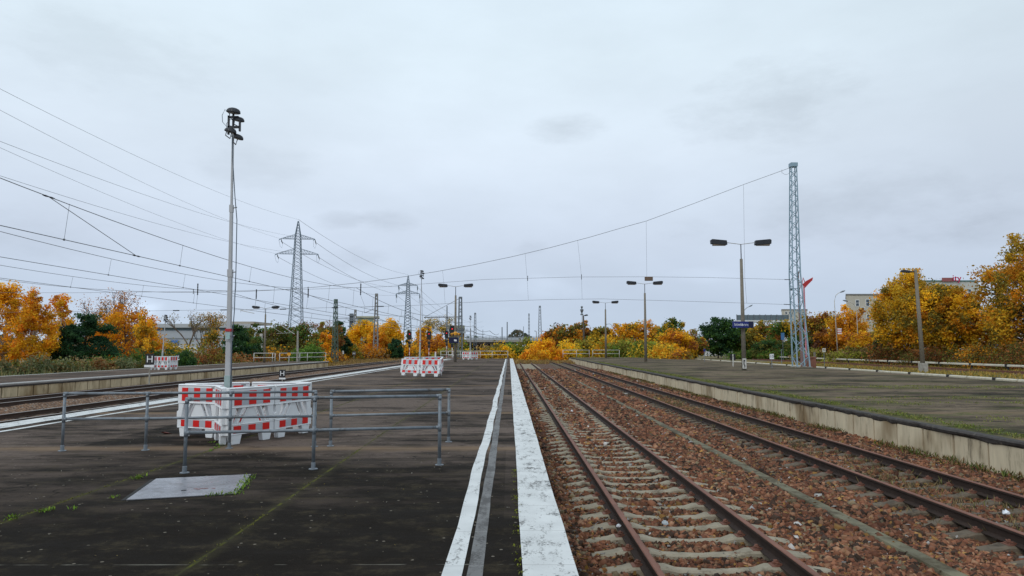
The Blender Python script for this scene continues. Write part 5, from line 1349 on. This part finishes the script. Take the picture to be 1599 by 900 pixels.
# ================================================================== TREES AND OTHER PLANTS
gold = (.80, .44, .02); gold2 = (.74, .35, .018); orange = (.70, .27, .022); amber = (.80, .50, .04); rustc = (.32, .12, .035); brown = (.13, .075, .03)
olive = (.17, .16, .035); olive2 = (.24, .20, .04); green = (.08, .16, .03); dgreen = (.028, .075, .034); dgreen2 = (.045, .105, .035); lgreen = (.16, .27, .04)
ygreen = (.36, .36, .05); yellow = (.90, .55, .02); tan = (.33, .22, .10); dgold = (.60, .38, .03); dgold2 = (.78, .46, .022); dor = (.68, .30, .022)
greyg = (.16, .19, .09)
def crown(parent, seed, shape, rx, rz, zc, ncl, nleaf, leaf, pal, rc=.2, ry=None, name='crown', wts=None):
    r = np.random.default_rng(seed); ry = ry or rx
    # lumpy envelope
    lob = r.normal(size=(9, 3)); lob /= np.linalg.norm(lob, axis=1, keepdims=True); amp = r.uniform(-.20, .28, 9)
    d = r.normal(size=(ncl*3, 3)); d /= np.linalg.norm(d, axis=1, keepdims=True)
    if shape == 'bush': d[:, 2] = np.abs(d[:, 2])
    rad = r.uniform(.25, 1, len(d))**.45
    env = 1+np.sum(np.exp(-((1-d@lob.T)/.18))*amp, axis=1)
    c = d*(rad*env)[:, None]
    t = (c[:, 2]+1)/2
    if shape == 'column': s = np.clip(1.10-.55*t**2, .15, 2); c[:, :2] *= s[:, None]
    if shape == 'pine':
        s = np.clip(1.15-.75*t**1.3, .12, 2)*(.85+.25*np.sin(t*17+c[:, 0]*2)); c[:, :2] *= s[:, None]
    if shape == 'spread': s = np.clip(.80+.5*np.sin(t*3.0), .3, 1.3); c[:, :2] *= s[:, None]
    if shape == 'cone': s = np.clip(1.1-1.0*t, .06, 2); c[:, :2] *= s[:, None]
    c = c[:ncl]
    cc = c*[rx, ry, rz]+[0, 0, zc]
    k = r.integers(0, ncl, nleaf)
    csz = r.uniform(.5, 1.4, ncl)[k][:, None]
    off = np.clip(r.normal(size=(nleaf, 3)), -1.9, 1.9)*np.array([rx, ry, min(rz, rx*1.3)*.75])*rc*csz
    if shape in ('pine',): off[:, 2] *= .6
    P = cc[k]+off
    P[:, 2] = np.maximum(P[:, 2], .02+r.uniform(0, .2, nleaf))
    n = r.normal(size=(nleaf, 3))+off/np.linalg.norm(off, axis=1, keepdims=True)*.7+[0, 0, .5]; n /= np.linalg.norm(n, axis=1, keepdims=True)
    u = np.cross(n, r.normal(size=(nleaf, 3))); u /= np.linalg.norm(u, axis=1, keepdims=True); w = np.cross(n, u)
    s = leaf*r.uniform(.5, 1.35, (nleaf, 1))
    v = np.stack([P-u*s, P-w*s*.62, P+u*s, P+w*s*.62+n*s*.2], 1).reshape(-1, 3)
    pal = np.array(pal); wts = np.array(wts if wts else [1]*len(pal), float); wts /= wts.sum()
    cp = r.choice(len(pal), ncl, p=wts); lp = np.where(r.random(nleaf) < .25, r.choice(len(pal), nleaf, p=wts), cp[k])
    col = pal[lp]*(r.uniform(.75, 1.35, ncl)[k]*r.uniform(.8, 1.25, nleaf))[:, None]
    o = npmesh(name, v, np.arange(nleaf*4).reshape(-1, 4), leaf_m, parent, col)
    return o, cc
def limbs(parent, seed, h, cc, r0, m, nl=16, zstart=.15, name='trunk', top=None, lean=0):
    rg = random.Random(seed); mb = MB(); top = top or h
    tr = [Vector((lean*t*h+rg.gauss(0, .012*h), rg.gauss(0, .012*h), t*top)) if t else Vector((0, 0, -.1)) for t in (0, .12, .3, .5, .7, .88, 1)]
    mb.tube(tr, [r0*1.25, r0, r0*.82, r0*.62, r0*.42, r0*.24, r0*.06], 7)
    idx = list(range(len(cc))); rg.shuffle(idx)
    for i in idx[:nl]:
        p = Vector(cc[i]); t = max(zstart, min(.9, (p.z/h)*rg.uniform(.35, .8)))
        j = t*6; k = min(5, int(j)); a = tr[k].lerp(tr[k+1], j-k) if k+1 < 7 else tr[-1]
        # position along irregular heights
        zz = t*top; a = Vector((np.interp(zz, [q.z for q in tr], [q.x for q in tr]), np.interp(zz, [q.z for q in tr], [q.y for q in tr]), zz))
        mid = a.lerp(p, .5)+Vector((rg.gauss(0, .04*h), rg.gauss(0, .04*h), .03*h))
        mb.tube([a, mid, p], [r0*.34*(1-t*.5), r0*.2, r0*.05], 5, cap=False)
        for q in range(2):
            e = p+Vector((rg.gauss(0, .07*h), rg.gauss(0, .07*h), rg.gauss(.03*h, .04*h))); mb.tube([mid.lerp(p, .5), e], [r0*.12, r0*.03], 4, cap=False)
    return mb.build(name, m, parent)
def tree(name, label, px, pyt, wpx, Y, shape, pal, nleaf=3500, ncl=60, leaf=None, group=None, zb=GZ, zlow=.12, rc=.17, wts=None, barkm=bark, r0=None, nl=16, cat='tree', seed=None, top=1.0, lean=0):
    tp = PY(px, pyt, Y); h = (tp.z-zb)*1.0; w = wpx*Y/F; seed = seed or int(px*7+pyt)
    root = thing(name, label, cat, (tp.x, Y, zb), 0, group)
    leaf = max(leaf or 0, min(.5, 1.75*Y/F))
    z0 = h*zlow; rz = (h-z0)/2*.93; zc = z0+rz
    rx = w/2*.95
    o, cc = crown(root, seed, shape, rx, rz, zc, ncl, nleaf, leaf, pal, rc, ry=min(rx, max(1.6, rx*.9)), wts=wts)
    limbs(root, seed, h, cc, r0 or h*.016, barkm, nl, top=h*.86*top, lean=lean)
    return root
def bush(name, label, px, pyt, wpx, Y, pal, nleaf=1600, ncl=34, zb=GZ, group=None, leaf=None, rc=.22, wts=None, pyb=None):
    tp = PY(px, pyt, Y); h = tp.z-zb; rx = wpx*Y/F/2*.97; root = thing(name, label, 'shrub', (tp.x, Y, zb), 0, group); seed = int(px*11+pyt)
    o, cc = crown(root, seed, 'bush', rx, h*.86, .0, ncl, nleaf, leaf or max(.09, min(.45, 1.7*Y/F)), pal, rc, ry=min(rx, max(1.2, h*.9)), name='foliage', wts=wts)
    limbs(root, seed, h, cc, max(.03, h*.02), bark, 12, zstart=.03, name='stems', top=h*.5)
    return root
def bare(label, px, pyt, wpx, Y, seed, leafpal=None, group='nearly bare trees', nleaf=700, m=bark):
    tp = PY(px, pyt, Y); h = tp.z-GZ; w = wpx*Y/F; root = thing('bare_tree', label, 'tree', (tp.x, Y, GZ), 0, group); rg = random.Random(seed); mb = MB(); ends = []
    def grow(p, d, L_, r, dep):
        q = p+d*L_; mb.tube([p, p.lerp(q, .5)+Vector((rg.gauss(0, .03), rg.gauss(0, .03), 0))*L_, q], [r, r*.85, r*.65], 5 if dep < 2 else 3, cap=False)
        if dep >= 5: ends.append(q); return
        for _ in range(3 if dep < 4 else 2):
            e = Vector((rg.gauss(0, 1)*w/h*1.5, rg.gauss(0, 1)*w/h*1.2, rg.uniform(.1, .7))); nd = (d*1.0+e*.62).normalized()
            grow(q if rg.random() < .7 else p.lerp(q, .7), nd, L_*rg.uniform(.62, .82), r*.58, dep+1)
    grow(Vector((0, 0, 0)), Vector((0, 0, 1)), h*.27, h*.018, 0); zmx = max(e.z for e in ends); s = h/zmx
    mb.v = [(x*s, y*s, z*s) for x, y, z in mb.v]; mb.build('trunk', m, root)
    if leafpal:
        r = np.random.default_rng(seed); E = np.array([tuple(e) for e in ends])*s; k = r.integers(0, len(E), nleaf); P = E[k]+r.normal(size=(nleaf, 3))*.035*h
        n = r.normal(size=(nleaf, 3)); n /= np.linalg.norm(n, axis=1, keepdims=True); u = np.cross(n, r.normal(size=(nleaf, 3))); u /= np.linalg.norm(u, axis=1, keepdims=True); ww = np.cross(n, u); sz = 1.3*Y/F*r.uniform(.5, 1.2, (nleaf, 1))
        v = np.stack([P-u*sz, P-ww*sz*.6, P+u*sz, P+ww*sz*.6], 1).reshape(-1, 3); col = np.array(leafpal)[r.integers(0, len(leafpal), nleaf)]*r.uniform(.7, 1.2, (nleaf, 1))
        npmesh('crown', v, np.arange(nleaf*4).reshape(-1, 4), leaf_m, root, col)
    return root
# ---- left side, from the picture's edge inwards
tree('birch', 'golden birch at the left edge of the picture', 12, 432, 76, 62, 'column', [gold, gold2, amber], 15000, 120, .085, 'golden birches', rc=.13, barkm=birchbark, zlow=.05, nl=26)
tree('birch', 'golden birch just left of the broad dark pine, second from the edge', 58, 441, 66, 60, 'column', [gold, gold2, amber, orange], 14000, 110, .085, 'golden birches', rc=.13, barkm=birchbark, zlow=.05, nl=26)
tree('birch', 'golden birch farther back, peeping out between the second birch and the dark pine', 97, 452, 46, 72, 'column', [gold, amber, orange], 7000, 70, .10, 'golden birches', rc=.14, barkm=birchbark, zlow=.08)
tree('birch', 'thin golden birch beyond the left edge of the picture', -28, 440, 66, 62, 'column', [gold, gold2], 7000, 70, .10, 'golden birches', rc=.14, barkm=birchbark, zlow=.05)
tree('pine', 'broad dark pine between the golden birches and the orange tree', 138, 478, 110, 64, 'pine', [dgreen, dgreen2, dgreen], 16000, 90, .10, 'dark pines', rc=.11, zlow=.0, nl=24)
tree('pine', 'smaller dark pine at the left foot of the broad pine', 108, 500, 60, 62, 'pine', [dgreen, dgreen2], 7000, 50, .10, 'dark pines', rc=.13, zlow=.0)
bare('bare reddish tree rising behind the broad dark pine', 165, 455, 70, 78, 3, [rustc, orange], nleaf=900)
bare('bare tree top behind the orange tree', 205, 468, 60, 80, 5, [rustc, gold2], nleaf=700)
tree('maple', 'big rounded orange tree right of the broad dark pine', 196, 470, 104, 74, 'round', [gold2, orange, gold, rustc], 15000, 100, .12, 'orange trees', rc=.15, zlow=.02, wts=[4, 3, 3, 1])
tree('maple', 'small yellow treetop at the right shoulder of the orange tree', 228, 487, 34, 70, 'round', [amber, gold2, olive2], 3500, 40, .11, 'orange trees', zlow=.1)
for i, (px, py, w, Y, pal, lab) in enumerate(((205, 540, 60, 60, [dgreen2, green, olive], 'green bush in front of the orange tree'), (250, 541, 44, 62, [dgreen, dgreen2, green], 'dark green bush behind the left platform barriers'),
     (290, 543, 36, 64, [dgreen2, green], 'dark green bush right of the left platform barriers'), (165, 553, 60, 58, [olive, green, greyg], 'dull green bush at the foot of the broad pine'),
     (325, 530, 60, 72, [olive2, rustc, ygreen, tan], 'brown and yellow bush left of the near light mast'), (300, 550, 60, 70, [tan, rustc, brown], 'low russet undergrowth right of the left platform barriers'), (375, 553, 70, 74, [rustc, tan, olive], 'russet undergrowth at the foot of the dark conifer'),
     (335, 500, 36, 92, [olive2, gold2, olive], 'olive and gold bushy tree behind the near light mast'), (275, 527, 70, 95, [olive, olive2, amber], 'low olive shrubs in front of the factory hall'), (228, 525, 40, 90, [gold2, olive2], 'yellowish shrub beside the orange tree'))):
    bush('shrub', lab, px, py, w, Y, pal, 3200, 44, group='shrubs on the left')
bare('slender bare tree in front of the factory hall', 297, 487, 44, 96, 11, [tan, olive2], nleaf=300, m=mat('pale_bark', (.17, .13, .10), .9))
bare('bare tree with a few yellow leaves right of the slender bare one', 333, 489, 40, 100, 12, [olive2, gold2], nleaf=1100, m=mat('pale_bark', (.17, .13, .10), .9))
bare('small bare tree near the right end of the factory hall', 318, 500, 26, 104, 14, [olive2, tan], nleaf=400)
tree('conifer', 'dark green conifer directly behind the near light mast', 372, 497, 62, 78, 'pine', [dgreen, dgreen2, green], 11000, 70, .11, 'dark pines', rc=.13, zlow=.0)
tree('conifer', 'lower dark conifer right of the one behind the near light mast', 396, 520, 46, 82, 'pine', [dgreen2, green, olive], 6000, 50, .12, 'dark pines', zlow=.0)
tree('oak', 'olive brown tree behind the small platform lamp', 428, 505, 66, 96, 'round', [olive, green, olive2, brown], 9000, 80, .15, 'olive trees', rc=.16, zlow=.02)
tree('oak', 'olive brown tree in front of the tall pylon', 468, 508, 64, 100, 'round', [olive, olive2, green, rustc], 9000, 80, .15, 'olive trees', rc=.16, zlow=.02)
tree('oak', 'olive tree half hidden behind the small platform lamp pole', 400, 508, 44, 104, 'round', [olive, green, olive2], 5000, 60, .15, 'olive trees', zlow=.02)
bush('shrub', 'bright green shrub behind the railing of the far left platform', 482, 535, 56, 90, [lgreen, green, lgreen], 3600, 44, group='shrubs on the left')
bush('shrub', 'russet and olive hedge behind the small platform lamp', 430, 541, 70, 90, [rustc, olive, gold2], 3000, 40, group='shrubs on the left')
bare('bare purple brown tree left of the orange one by the green mast', 490, 502, 40, 130, 15, [rustc], nleaf=500)
tree('maple', 'orange tree left of the dark green lattice mast', 500, 514, 34, 110, 'round', [gold2, orange, gold], 4500, 50, .15, 'orange trees', zlow=.1)
tree('oak', 'olive rust tree right of the orange one at the green mast', 516, 508, 40, 118, 'round', [olive2, rustc, olive], 4500, 50, .17, 'olive trees', zlow=.0)
tree('poplar', 'thin pale yellow green treetop behind the green mast', 503, 502, 20, 135, 'column', [ygreen, olive2], 1800, 30, .2, 'olive trees')
tree('pine', 'dark pine with a leaning top beside the dark green lattice mast', 528, 502, 46, 122, 'pine', [dgreen, dgreen2], 7000, 60, .15, 'dark pines', rc=.14, zlow=.15)
bush('shrub', 'rust coloured shrub at the foot of the dark green lattice mast', 520, 545, 44, 108, [rustc, tan, gold2], 2400, 36, group='shrubs on the left')
bush('shrub', 'small yellow shrub at the end of the far left platform', 512, 546, 14, 96, [yellow, gold], 900, 16, group='shrubs on the left')
bush('shrub', 'yellow green shrub between the green mast and the yellow trees', 546, 533, 36, 124, [ygreen, olive2, gold2], 2600, 36, group='shrubs on the left')
tree('birch', 'bright yellow tree left of the pale lattice mast', 572, 498, 52, 140, 'column', [amber, gold, yellow], 8000, 80, .17, 'yellow trees', rc=.15, zlow=.05)
tree('birch', 'bright yellow tree right of the pale lattice mast', 607, 497, 50, 142, 'round', [amber, gold, yellow], 8000, 80, .17, 'yellow trees', rc=.15, zlow=.05)
tree('birch', 'amber tree between the two bright yellow ones', 590, 512, 40, 134, 'round', [gold2, amber, orange], 5000, 60, .17, 'yellow trees', zlow=.0)
bush('shrub', 'orange brown thicket at the foot of the yellow trees', 578, 536, 70, 128, [orange, tan, gold2, rustc], 4200, 50, group='shrubs on the left')
tree('conifer', 'small round dark conifer left of the first red signal', 617, 526, 29, 128, 'column', [dgreen, dgreen2], 5200, 50, .13, 'dark pines', rc=.14, zlow=.0)
for i, (px, py, w, Y, pal, lab) in enumerate(((642, 537, 40, 150, [gold, gold2, olive2], 'golden thicket behind the leftmost signal'), (667, 520, 46, 165, [gold2, orange, rustc], 'orange thicket behind the second signal'), (690, 522, 36, 170, [gold2, amber, orange], 'golden thicket left of the signal box'),
      (716, 528, 44, 172, [olive2, lgreen, amber], 'mixed green and yellow thicket in front of the signal box'), (700, 545, 40, 160, [olive2, ygreen, tan], 'low olive thicket behind the end railing'), (735, 548, 30, 175, [ygreen, olive2], 'low yellow green thicket below the bridge'))):
    bush('thicket', lab, px, py, w, Y, pal, 3000, 40, group='thickets behind the signals')
bare('wide bare tree with yellow leaves behind the near platform lamp', 682, 493, 52, 190, 21, [amber, olive2], nleaf=1500, m=mat('pale_bark', (.17, .13, .10), .9))
bare('bare greyish tree right beside the wide yellow-leaved bare one', 697, 497, 34, 195, 22, None, m=mat('pale_bark', (.17, .13, .10), .9))
tree('birch', 'slim yellow tree left of the wide bare tree', 664, 500, 26, 180, 'column', [amber, gold], 2600, 36, .2, 'yellow trees', zlow=.1)
tree('conifer', 'thin yellow green conifer at the foot of the farther pylon', 638, 511, 12, 170, 'cone', [olive2, olive], 1500, 24, .2, 'yellow trees')
tree('oak', 'dark green tree showing above the bridge beside its mast', 744, 524, 22, 330, 'round', [green, dgreen2], 1400, 24, .5, 'trees beyond the bridge')
tree('pine', 'small dark treetop above the left end of the bridge', 730, 521, 9, 330, 'cone', [dgreen], 800, 16, .5, 'trees beyond the bridge')
labs = ['grey green shrub at the far left edge of the picture', 'grey green shrub below the first golden birch', 'grey green shrub below the second golden birch', 'grey green shrub left of the foot of the broad dark pine', 'grey green shrub before the middle of the broad dark pine', 'russet shrub at the right foot of the broad dark pine', 'grey green shrub below the big orange tree', 'olive shrub left of the large H board']
for i, (px, py, w) in enumerate(((-4, 556, 50), (30, 558, 44), (62, 555, 46), (98, 557, 44), (130, 555, 46), (160, 558, 40), (188, 557, 44), (220, 558, 34))):
    bush('shrub', labs[i], px, py, w, 47+i*1.6, [greyg, (.20, .21, .10), olive, tan] if i != 5 else [rustc, tan, olive], 2600, 40, group='low shrubs behind the far platform', leaf=.09)
# ---- centre: thicket behind the buffers
for i, (px, py, w, Y, pal, lab, nf) in enumerate(((762, 540, 46, 128, [amber, olive2, tan, gold], 'straw yellow thicket behind the middle of the end railing', 3200), (785, 537, 40, 124, [yellow, amber, olive2], 'yellow thicket right of the straw coloured one', 3000),
      (800, 531, 44, 150, [lgreen, green, lgreen], 'bright green shrub standing above the yellow thicket', 3400), (822, 534, 40, 126, [ygreen, olive2, lgreen], 'yellow green thicket in front of the tapering mast', 3000),
      (848, 528, 46, 118, [yellow, gold, orange], 'brilliant yellow bush at the end of the tracks', 5200), (836, 545, 40, 115, [gold, amber, orange], 'low golden bush at the left foot of the brilliant yellow one', 2600), (868, 540, 34, 116, [gold, yellow, orange], 'golden bush just left of the right platform railing', 3000),
      (890, 531, 40, 122, [yellow, amber, ygreen], 'yellow bush behind the left stretch of the right platform railing', 3400), (915, 527, 40, 125, [ygreen, amber, olive2], 'yellow green bush left of the farthest double lamp', 3400), (943, 533, 40, 122, [amber, ygreen, gold2], 'amber bush behind the right stretch of the railing', 3000),
      (975, 527, 56, 118, [ygreen, olive2, lgreen], 'green yellow bush right of the railing', 4200), (1010, 524, 60, 112, [ygreen, lgreen, olive2, amber], 'large green yellow bush behind the second double lamp', 5000), (1040, 536, 56, 104, [amber, ygreen, gold2], 'low yellow bush right of the second double lamp', 3600), (1062, 545, 40, 98, [gold2, rustc, olive2], 'russet bush at the back edge of the right platform', 2400))):
    bush('thicket', lab, px, py, w, Y, pal, nf, 50, group='thickets at the end of the tracks')
gr = 'autumn trees behind the right platform'
for i, (px, py, w, Y, pal, lab, shp) in enumerate(((862, 512, 34, 165, [rustc, orange, olive], 'rusty round tree at the left end of the wood', 'round'), (884, 506, 44, 160, [rustc, dor, olive], 'rust red tree right behind the left end of the wood', 'round'), (908, 507, 36, 165, [rustc, brown, olive, dor], 'dark rust tree behind the dark single lamp', 'round'),
      (935, 511, 34, 160, [olive, dgold, green], 'olive tree just left of the farthest double lamp', 'round'), (960, 508, 38, 158, [dgold2, rustc, olive2], 'golden olive tree right of the farthest double lamp', 'round'), (988, 504, 46, 150, [dgold2, olive2, dor], 'amber tree left of the second double lamp', 'round'),
      (1015, 500, 44, 150, [olive2, dgold, dor], 'amber tree behind the second double lamp', 'round'), (1050, 496, 44, 135, [olive, green, dgold], 'tall dark olive tree right of the second double lamp', 'round'), (1054, 512, 56, 118, [dor, rustc, dgold2], 'round russet tree before the tall dark olive one', 'round'),
      (1082, 518, 36, 122, [dgold, olive, rustc], 'brownish tree left of the dark green tree', 'round'))):
    tree('tree', lab, px, py, w, Y, shp, pal, 6000, 64, .19, gr, rc=.17, zlow=.02)
tree('tree', 'dark green leafy tree left of the station sign', 1120, 497, 60, 150, 'round', [dgreen2, green, dgreen], 12000, 90, .12, gr, rc=.14, zlow=.06)
for i, (px, py, w, Y, pal, lab) in enumerate(((1163, 505, 50, 152, [green, lgreen, olive], 'green tree directly behind the station sign'), (1190, 500, 54, 146, [dgold, olive, rustc, olive2], 'olive gold tree right of the station sign'), (1222, 499, 50, 138, [olive, dgold, green, rustc], 'mixed olive tree left of the big lattice mast'),
      (1205, 528, 60, 136, [green, olive, dgreen2], 'low green tree below the olive gold ones'), (1262, 488, 52, 134, [dgold, rustc, olive], 'brown gold tree right of the big lattice mast'), (1252, 520, 50, 128, [green, dgreen2, olive], 'dark green tree at the foot of the big lattice mast'), (1290, 483, 54, 132, [dgold2, olive2, rustc], 'gold tree behind the tall curved street lamp'))):
    tree('tree', lab, px, py, w, Y, 'round', pal, 8000, 74, .14, gr, rc=.16, zlow=.0)
tree('tree', 'orange tree between the two curved street lamps', 1326, 478, 64, 122, 'round', [dgold2, (.48, .22, .03), dor], 10000, 80, .14, gr, rc=.15, zlow=.03)
tree('tree', 'russet tree left of the orange one by the street lamps', 1290, 516, 46, 125, 'round', [rustc, (.16, .08, .05), dor], 6000, 60, .13, gr, zlow=.0)
tree('tree', 'low russet tree right of the curved street lamps', 1352, 518, 54, 112, 'round', [dor, rustc, dgold2], 6000, 60, .13, gr, zlow=.0)
tree('conifer', 'dark green conifer half hidden at the left foot of the golden tree', 1376, 514, 34, 104, 'pine', [dgreen, dgreen2], 5000, 40, .12, gr, zlow=.0)
tree('acacia', 'left half of the great golden pair, directly behind the stout lamp pole', 1419, 419, 94, 99, 'spread', [dgold2, gold2, (.52, .33, .03), dgold, olive2], 30000, 190, .165, 'great golden trees', rc=.115, zlow=.10, nl=46)
tree('acacia', 'right half of the great golden pair, in front of the hotel building', 1466, 428, 88, 93, 'spread', [(.55, .33, .03), dgold2, dor, olive2], 30000, 190, .165, 'great golden trees', rc=.115, zlow=.10, nl=46)
tree('acacia', 'great golden tree cut off by the right edge of the picture', 1624, 348, 156, 80, 'spread', [(.46, .31, .035), dgold, olive2, dor], 38000, 220, .16, 'great golden trees', rc=.10, zlow=.08, nl=60)
tree('acacia', 'lower russet tree filling the gap between the great golden trees', 1545, 486, 80, 90, 'round', [dor, dgold, dgold2], 14000, 110, .13, 'great golden trees', rc=.13, zlow=.02)
tree('acacia', 'outermost golden tree beyond the right edge of the picture', 1720, 380, 150, 86, 'spread', [dgold2, dgold], 9000, 90, .18, 'great golden trees', zlow=.08)
for i, (px, py, w, Y, pal, lab) in enumerate(((1270, 545, 60, 123, [olive, tan, ygreen], 'grassy shrub right of the big lattice mast'), (1330, 543, 76, 110, [olive, ygreen, tan], 'pale green shrub below the curved street lamps'), (1395, 539, 80, 98, [rustc, brown, olive], 'dark russet undergrowth left of the stout lamp pole'),
      (1460, 537, 88, 89, [brown, rustc, olive], 'dark russet undergrowth right of the stout lamp pole'), (1530, 536, 88, 81, [brown, dor, olive], 'dark undergrowth below the gap between the golden trees'), (1595, 534, 88, 75, [brown, rustc, olive], 'dark undergrowth at the right edge of the picture'), (1170, 547, 74, 142, [lgreen, green, olive], 'low green hedge behind the pipes and the station sign'), (1225, 547, 66, 132, [lgreen, green, olive], 'low green hedge behind the board with the number ten'))):
    bush('undergrowth', lab, px, py, w, Y, pal, 4600, 56, group='undergrowth on the bank')

# ---- grasses: too many to count
def grass(name, areas, n, seed, pal, hgt, wid, zb=GZ):
    r = np.random.default_rng(seed); P = []; Hs = []
    tot = sum(a[4]*(a[1]-a[0])*(a[3]-a[2]) for a in areas)
    for a in areas:
        k = int(n*a[4]*(a[1]-a[0])*(a[3]-a[2])/tot); q = np.stack([r.uniform(a[0], a[1], k), r.uniform(a[2], a[3], k), np.full(k, a[5] if len(a) > 5 else zb)], 1); P.append(q)
    P = np.concatenate(P); n = len(P)
    cl_ = np.sin(P[:, 0]*1.7+np.sin(P[:, 1]*.9)*2)*np.sin(P[:, 1]*1.3+P[:, 0]*.4)
    h = hgt*r.uniform(.4, 1.2, n)*(1+.45*cl_); d = r.normal(size=(n, 2)); d /= np.linalg.norm(d, axis=1, keepdims=True)
    w = wid*r.uniform(.6, 1.4, n)
    side = np.stack([-d[:, 1]*w, d[:, 0]*w, np.zeros(n)], 1); lean = np.stack([d[:, 0]*h*.45, d[:, 1]*h*.45, h], 1)
    v = np.stack([P-side, P+side, P+lean*.6+side*.6, P+lean], 1).reshape(-1, 3)
    col = np.array(pal)[r.integers(0, len(pal), n)]*r.uniform(.7, 1.25, (n, 1))
    o = npmesh(name, v, np.arange(n*4).reshape(-1, 4), grass_m, None, col); o['kind'] = 'stuff'; return o
grass('dry_grass', [(26, 66, 30, 110, 1), (10, 26, 112.5, 122, 1), (66, 90, 60, 110, .5)], 60000, 31, [(.30, .23, .06), (.38, .27, .07), (.20, .18, .05), (.42, .25, .05)], .22, .05)
grass('tall_grass', [(-52, -29.4, 38, 62, 1.2), (-50, -26, 62, 110, .5)], 30000, 32, [(.17, .19, .09), (.22, .21, .09), (.14, .17, .06), (.27, .20, .08)], .85, .05)
grass('straw_grass', [(-30, -9, 96, 135, 1), (-9, 10, 99.5, 125, 1.3), (-45, -18, 80, 150, .5)], 52000, 33, [(.34, .22, .08), (.26, .19, .06), (.40, .27, .09), (.22, .11, .05)], .42, .06)
# weeds at walls, joints and the cover plate
def tufts(name, pts, n, sp, hgt, wid, pal, seed):
    r = np.random.default_rng(seed); P = np.repeat(np.array([tuple(p) for p in pts]), n, axis=0); P[:, :2] += r.normal(size=(len(P), 2))*sp; m = len(P)
    d = r.normal(size=(m, 2)); d /= np.linalg.norm(d, axis=1, keepdims=True); h = hgt*r.uniform(.3, 1.2, m); w = wid*r.uniform(.6, 1.3, m)
    side = np.stack([-d[:, 1]*w, d[:, 0]*w, np.zeros(m)], 1); lean = np.stack([d[:, 0]*h*.9, d[:, 1]*h*.9, h], 1)
    v = np.stack([P, P+lean*.5-side, P+lean, P+lean*.5+side], 1).reshape(-1, 3); col = np.array(pal)[r.integers(0, len(pal), m)]*r.uniform(.7, 1.3, (m, 1))
    o = npmesh(name, v, np.arange(m*4).reshape(-1, 4), grass_m, None, col); o['kind'] = 'stuff'; return o
wg = [(.13, .24, .025), (.20, .28, .03), (.09, .15, .02)]
rg = random.Random(9)
pts = [G(17, 812), G(20, 808), G(75, 798), G(80, 796), G(70, 799), G(116, 795), G(176, 778), G(217, 747), G(213, 748), G(222, 745), G(330, 705), G(337, 700), G(343, 696), G(330, 692)]
pts += [G(391-i*.95, 744+i*1.3) for i in range(0, 22, 2)] + [G(371-i*9, 772+i*.4) for i in range(6)]
tufts('weeds', pts, 15, .032, .038, .007, wg, 41)
pts = []
for i in range(420):
    y = 4.2+(i/420)**1.7*40; x = rg.choice((-2.40, -4.75, -4.75)); 
    if math.sin(y*2.1+x)*math.sin(y*.7) > -.25: pts.append((x+rg.gauss(0, .012), y, .002))
tufts('joint_moss', pts, 6, .02, .012, .005, [(.11, .115, .016), (.07, .07, .02), (.15, .14, .02)], 42)
pts = [(.075+rg.gauss(0, .012), 4.2+rg.random()*5.5, .002) for _ in range(46)]
tufts('edge_moss', pts, 9, .018, .016, .007, [(.20, .22, .02), (.12, .13, .03)], 43)
pts = [(9.15+rg.gauss(0, .12), 11+(i/260)*55, -.73) for i in range(260) if math.sin(i*.31)+math.sin(i*.11) > -.6]
tufts('wall_weeds', pts, 26, .12, .12, .012, [(.12, .14, .03), (.20, .13, .05), (.07, .10, .02), (.16, .10, .05)], 44)
pts = [(9.75+abs(rg.gauss(0, .25)), 9+(rg.random()**1.4)*70, -.10) for i in range(900)]
tufts('edge_grass', pts, 16, .07, .045, .010, [(.17, .21, .04), (.24, .22, .06), (.11, .15, .03)], 45)
pts = []
for i in range(620):
    q = rg.choice(((14, 24, 25.2, 12), (19, 31, 22, 9), (26, 22, 18, 8), (13, 17, 14.6, 12), (34, 30, 20, 12)))
    pts.append((rg.uniform(11, 25), q[1]+rg.gauss(0, .35)+rg.uniform(-.2, .2), -.09))
tufts('platform_grass', pts, 14, .12, .045, .010, [(.17, .21, .04), (.22, .22, .05)], 46)
# dead weeds on the sunken track
pts = [(6.82+rg.gauss(0, .45), 8+rg.random()*26, -.72) for _ in range(420)]
tufts('dry_weeds', pts, 9, .07, .11, .006, [(.26, .19, .09), (.18, .13, .06), (.14, .14, .04)], 47)

# far tree line closing the horizon
r = np.random.default_rng(77); n = 26000; ang = r.uniform(-.85, .85, n); dist = 620+r.uniform(0, 60, n); hh = (9+5*np.sin(ang*23)+4*np.sin(ang*61+1)+3*np.sin(ang*140))
P = np.stack([np.sin(ang)*dist, np.cos(ang)*dist, GZ+r.uniform(0, 1, n)**.7*hh], 1); nn = r.normal(size=(n, 3)); nn /= np.linalg.norm(nn, axis=1, keepdims=True)
u = np.cross(nn, r.normal(size=(n, 3))); u /= np.linalg.norm(u, axis=1, keepdims=True); ww = np.cross(nn, u); sz = r.uniform(.8, 2.2, (n, 1))
col = np.array([(.10, .10, .07), (.16, .12, .07), (.08, .10, .07)])[r.integers(0, 3, n)]
o = npmesh('distant_wood', np.stack([P-u*sz, P-ww*sz*.7, P+u*sz, P+ww*sz*.7], 1).reshape(-1, 3), np.arange(n*4).reshape(-1, 4), leaf_m, None, col); o['kind'] = 'stuff'
print('OBJECTS', len(C.objects))
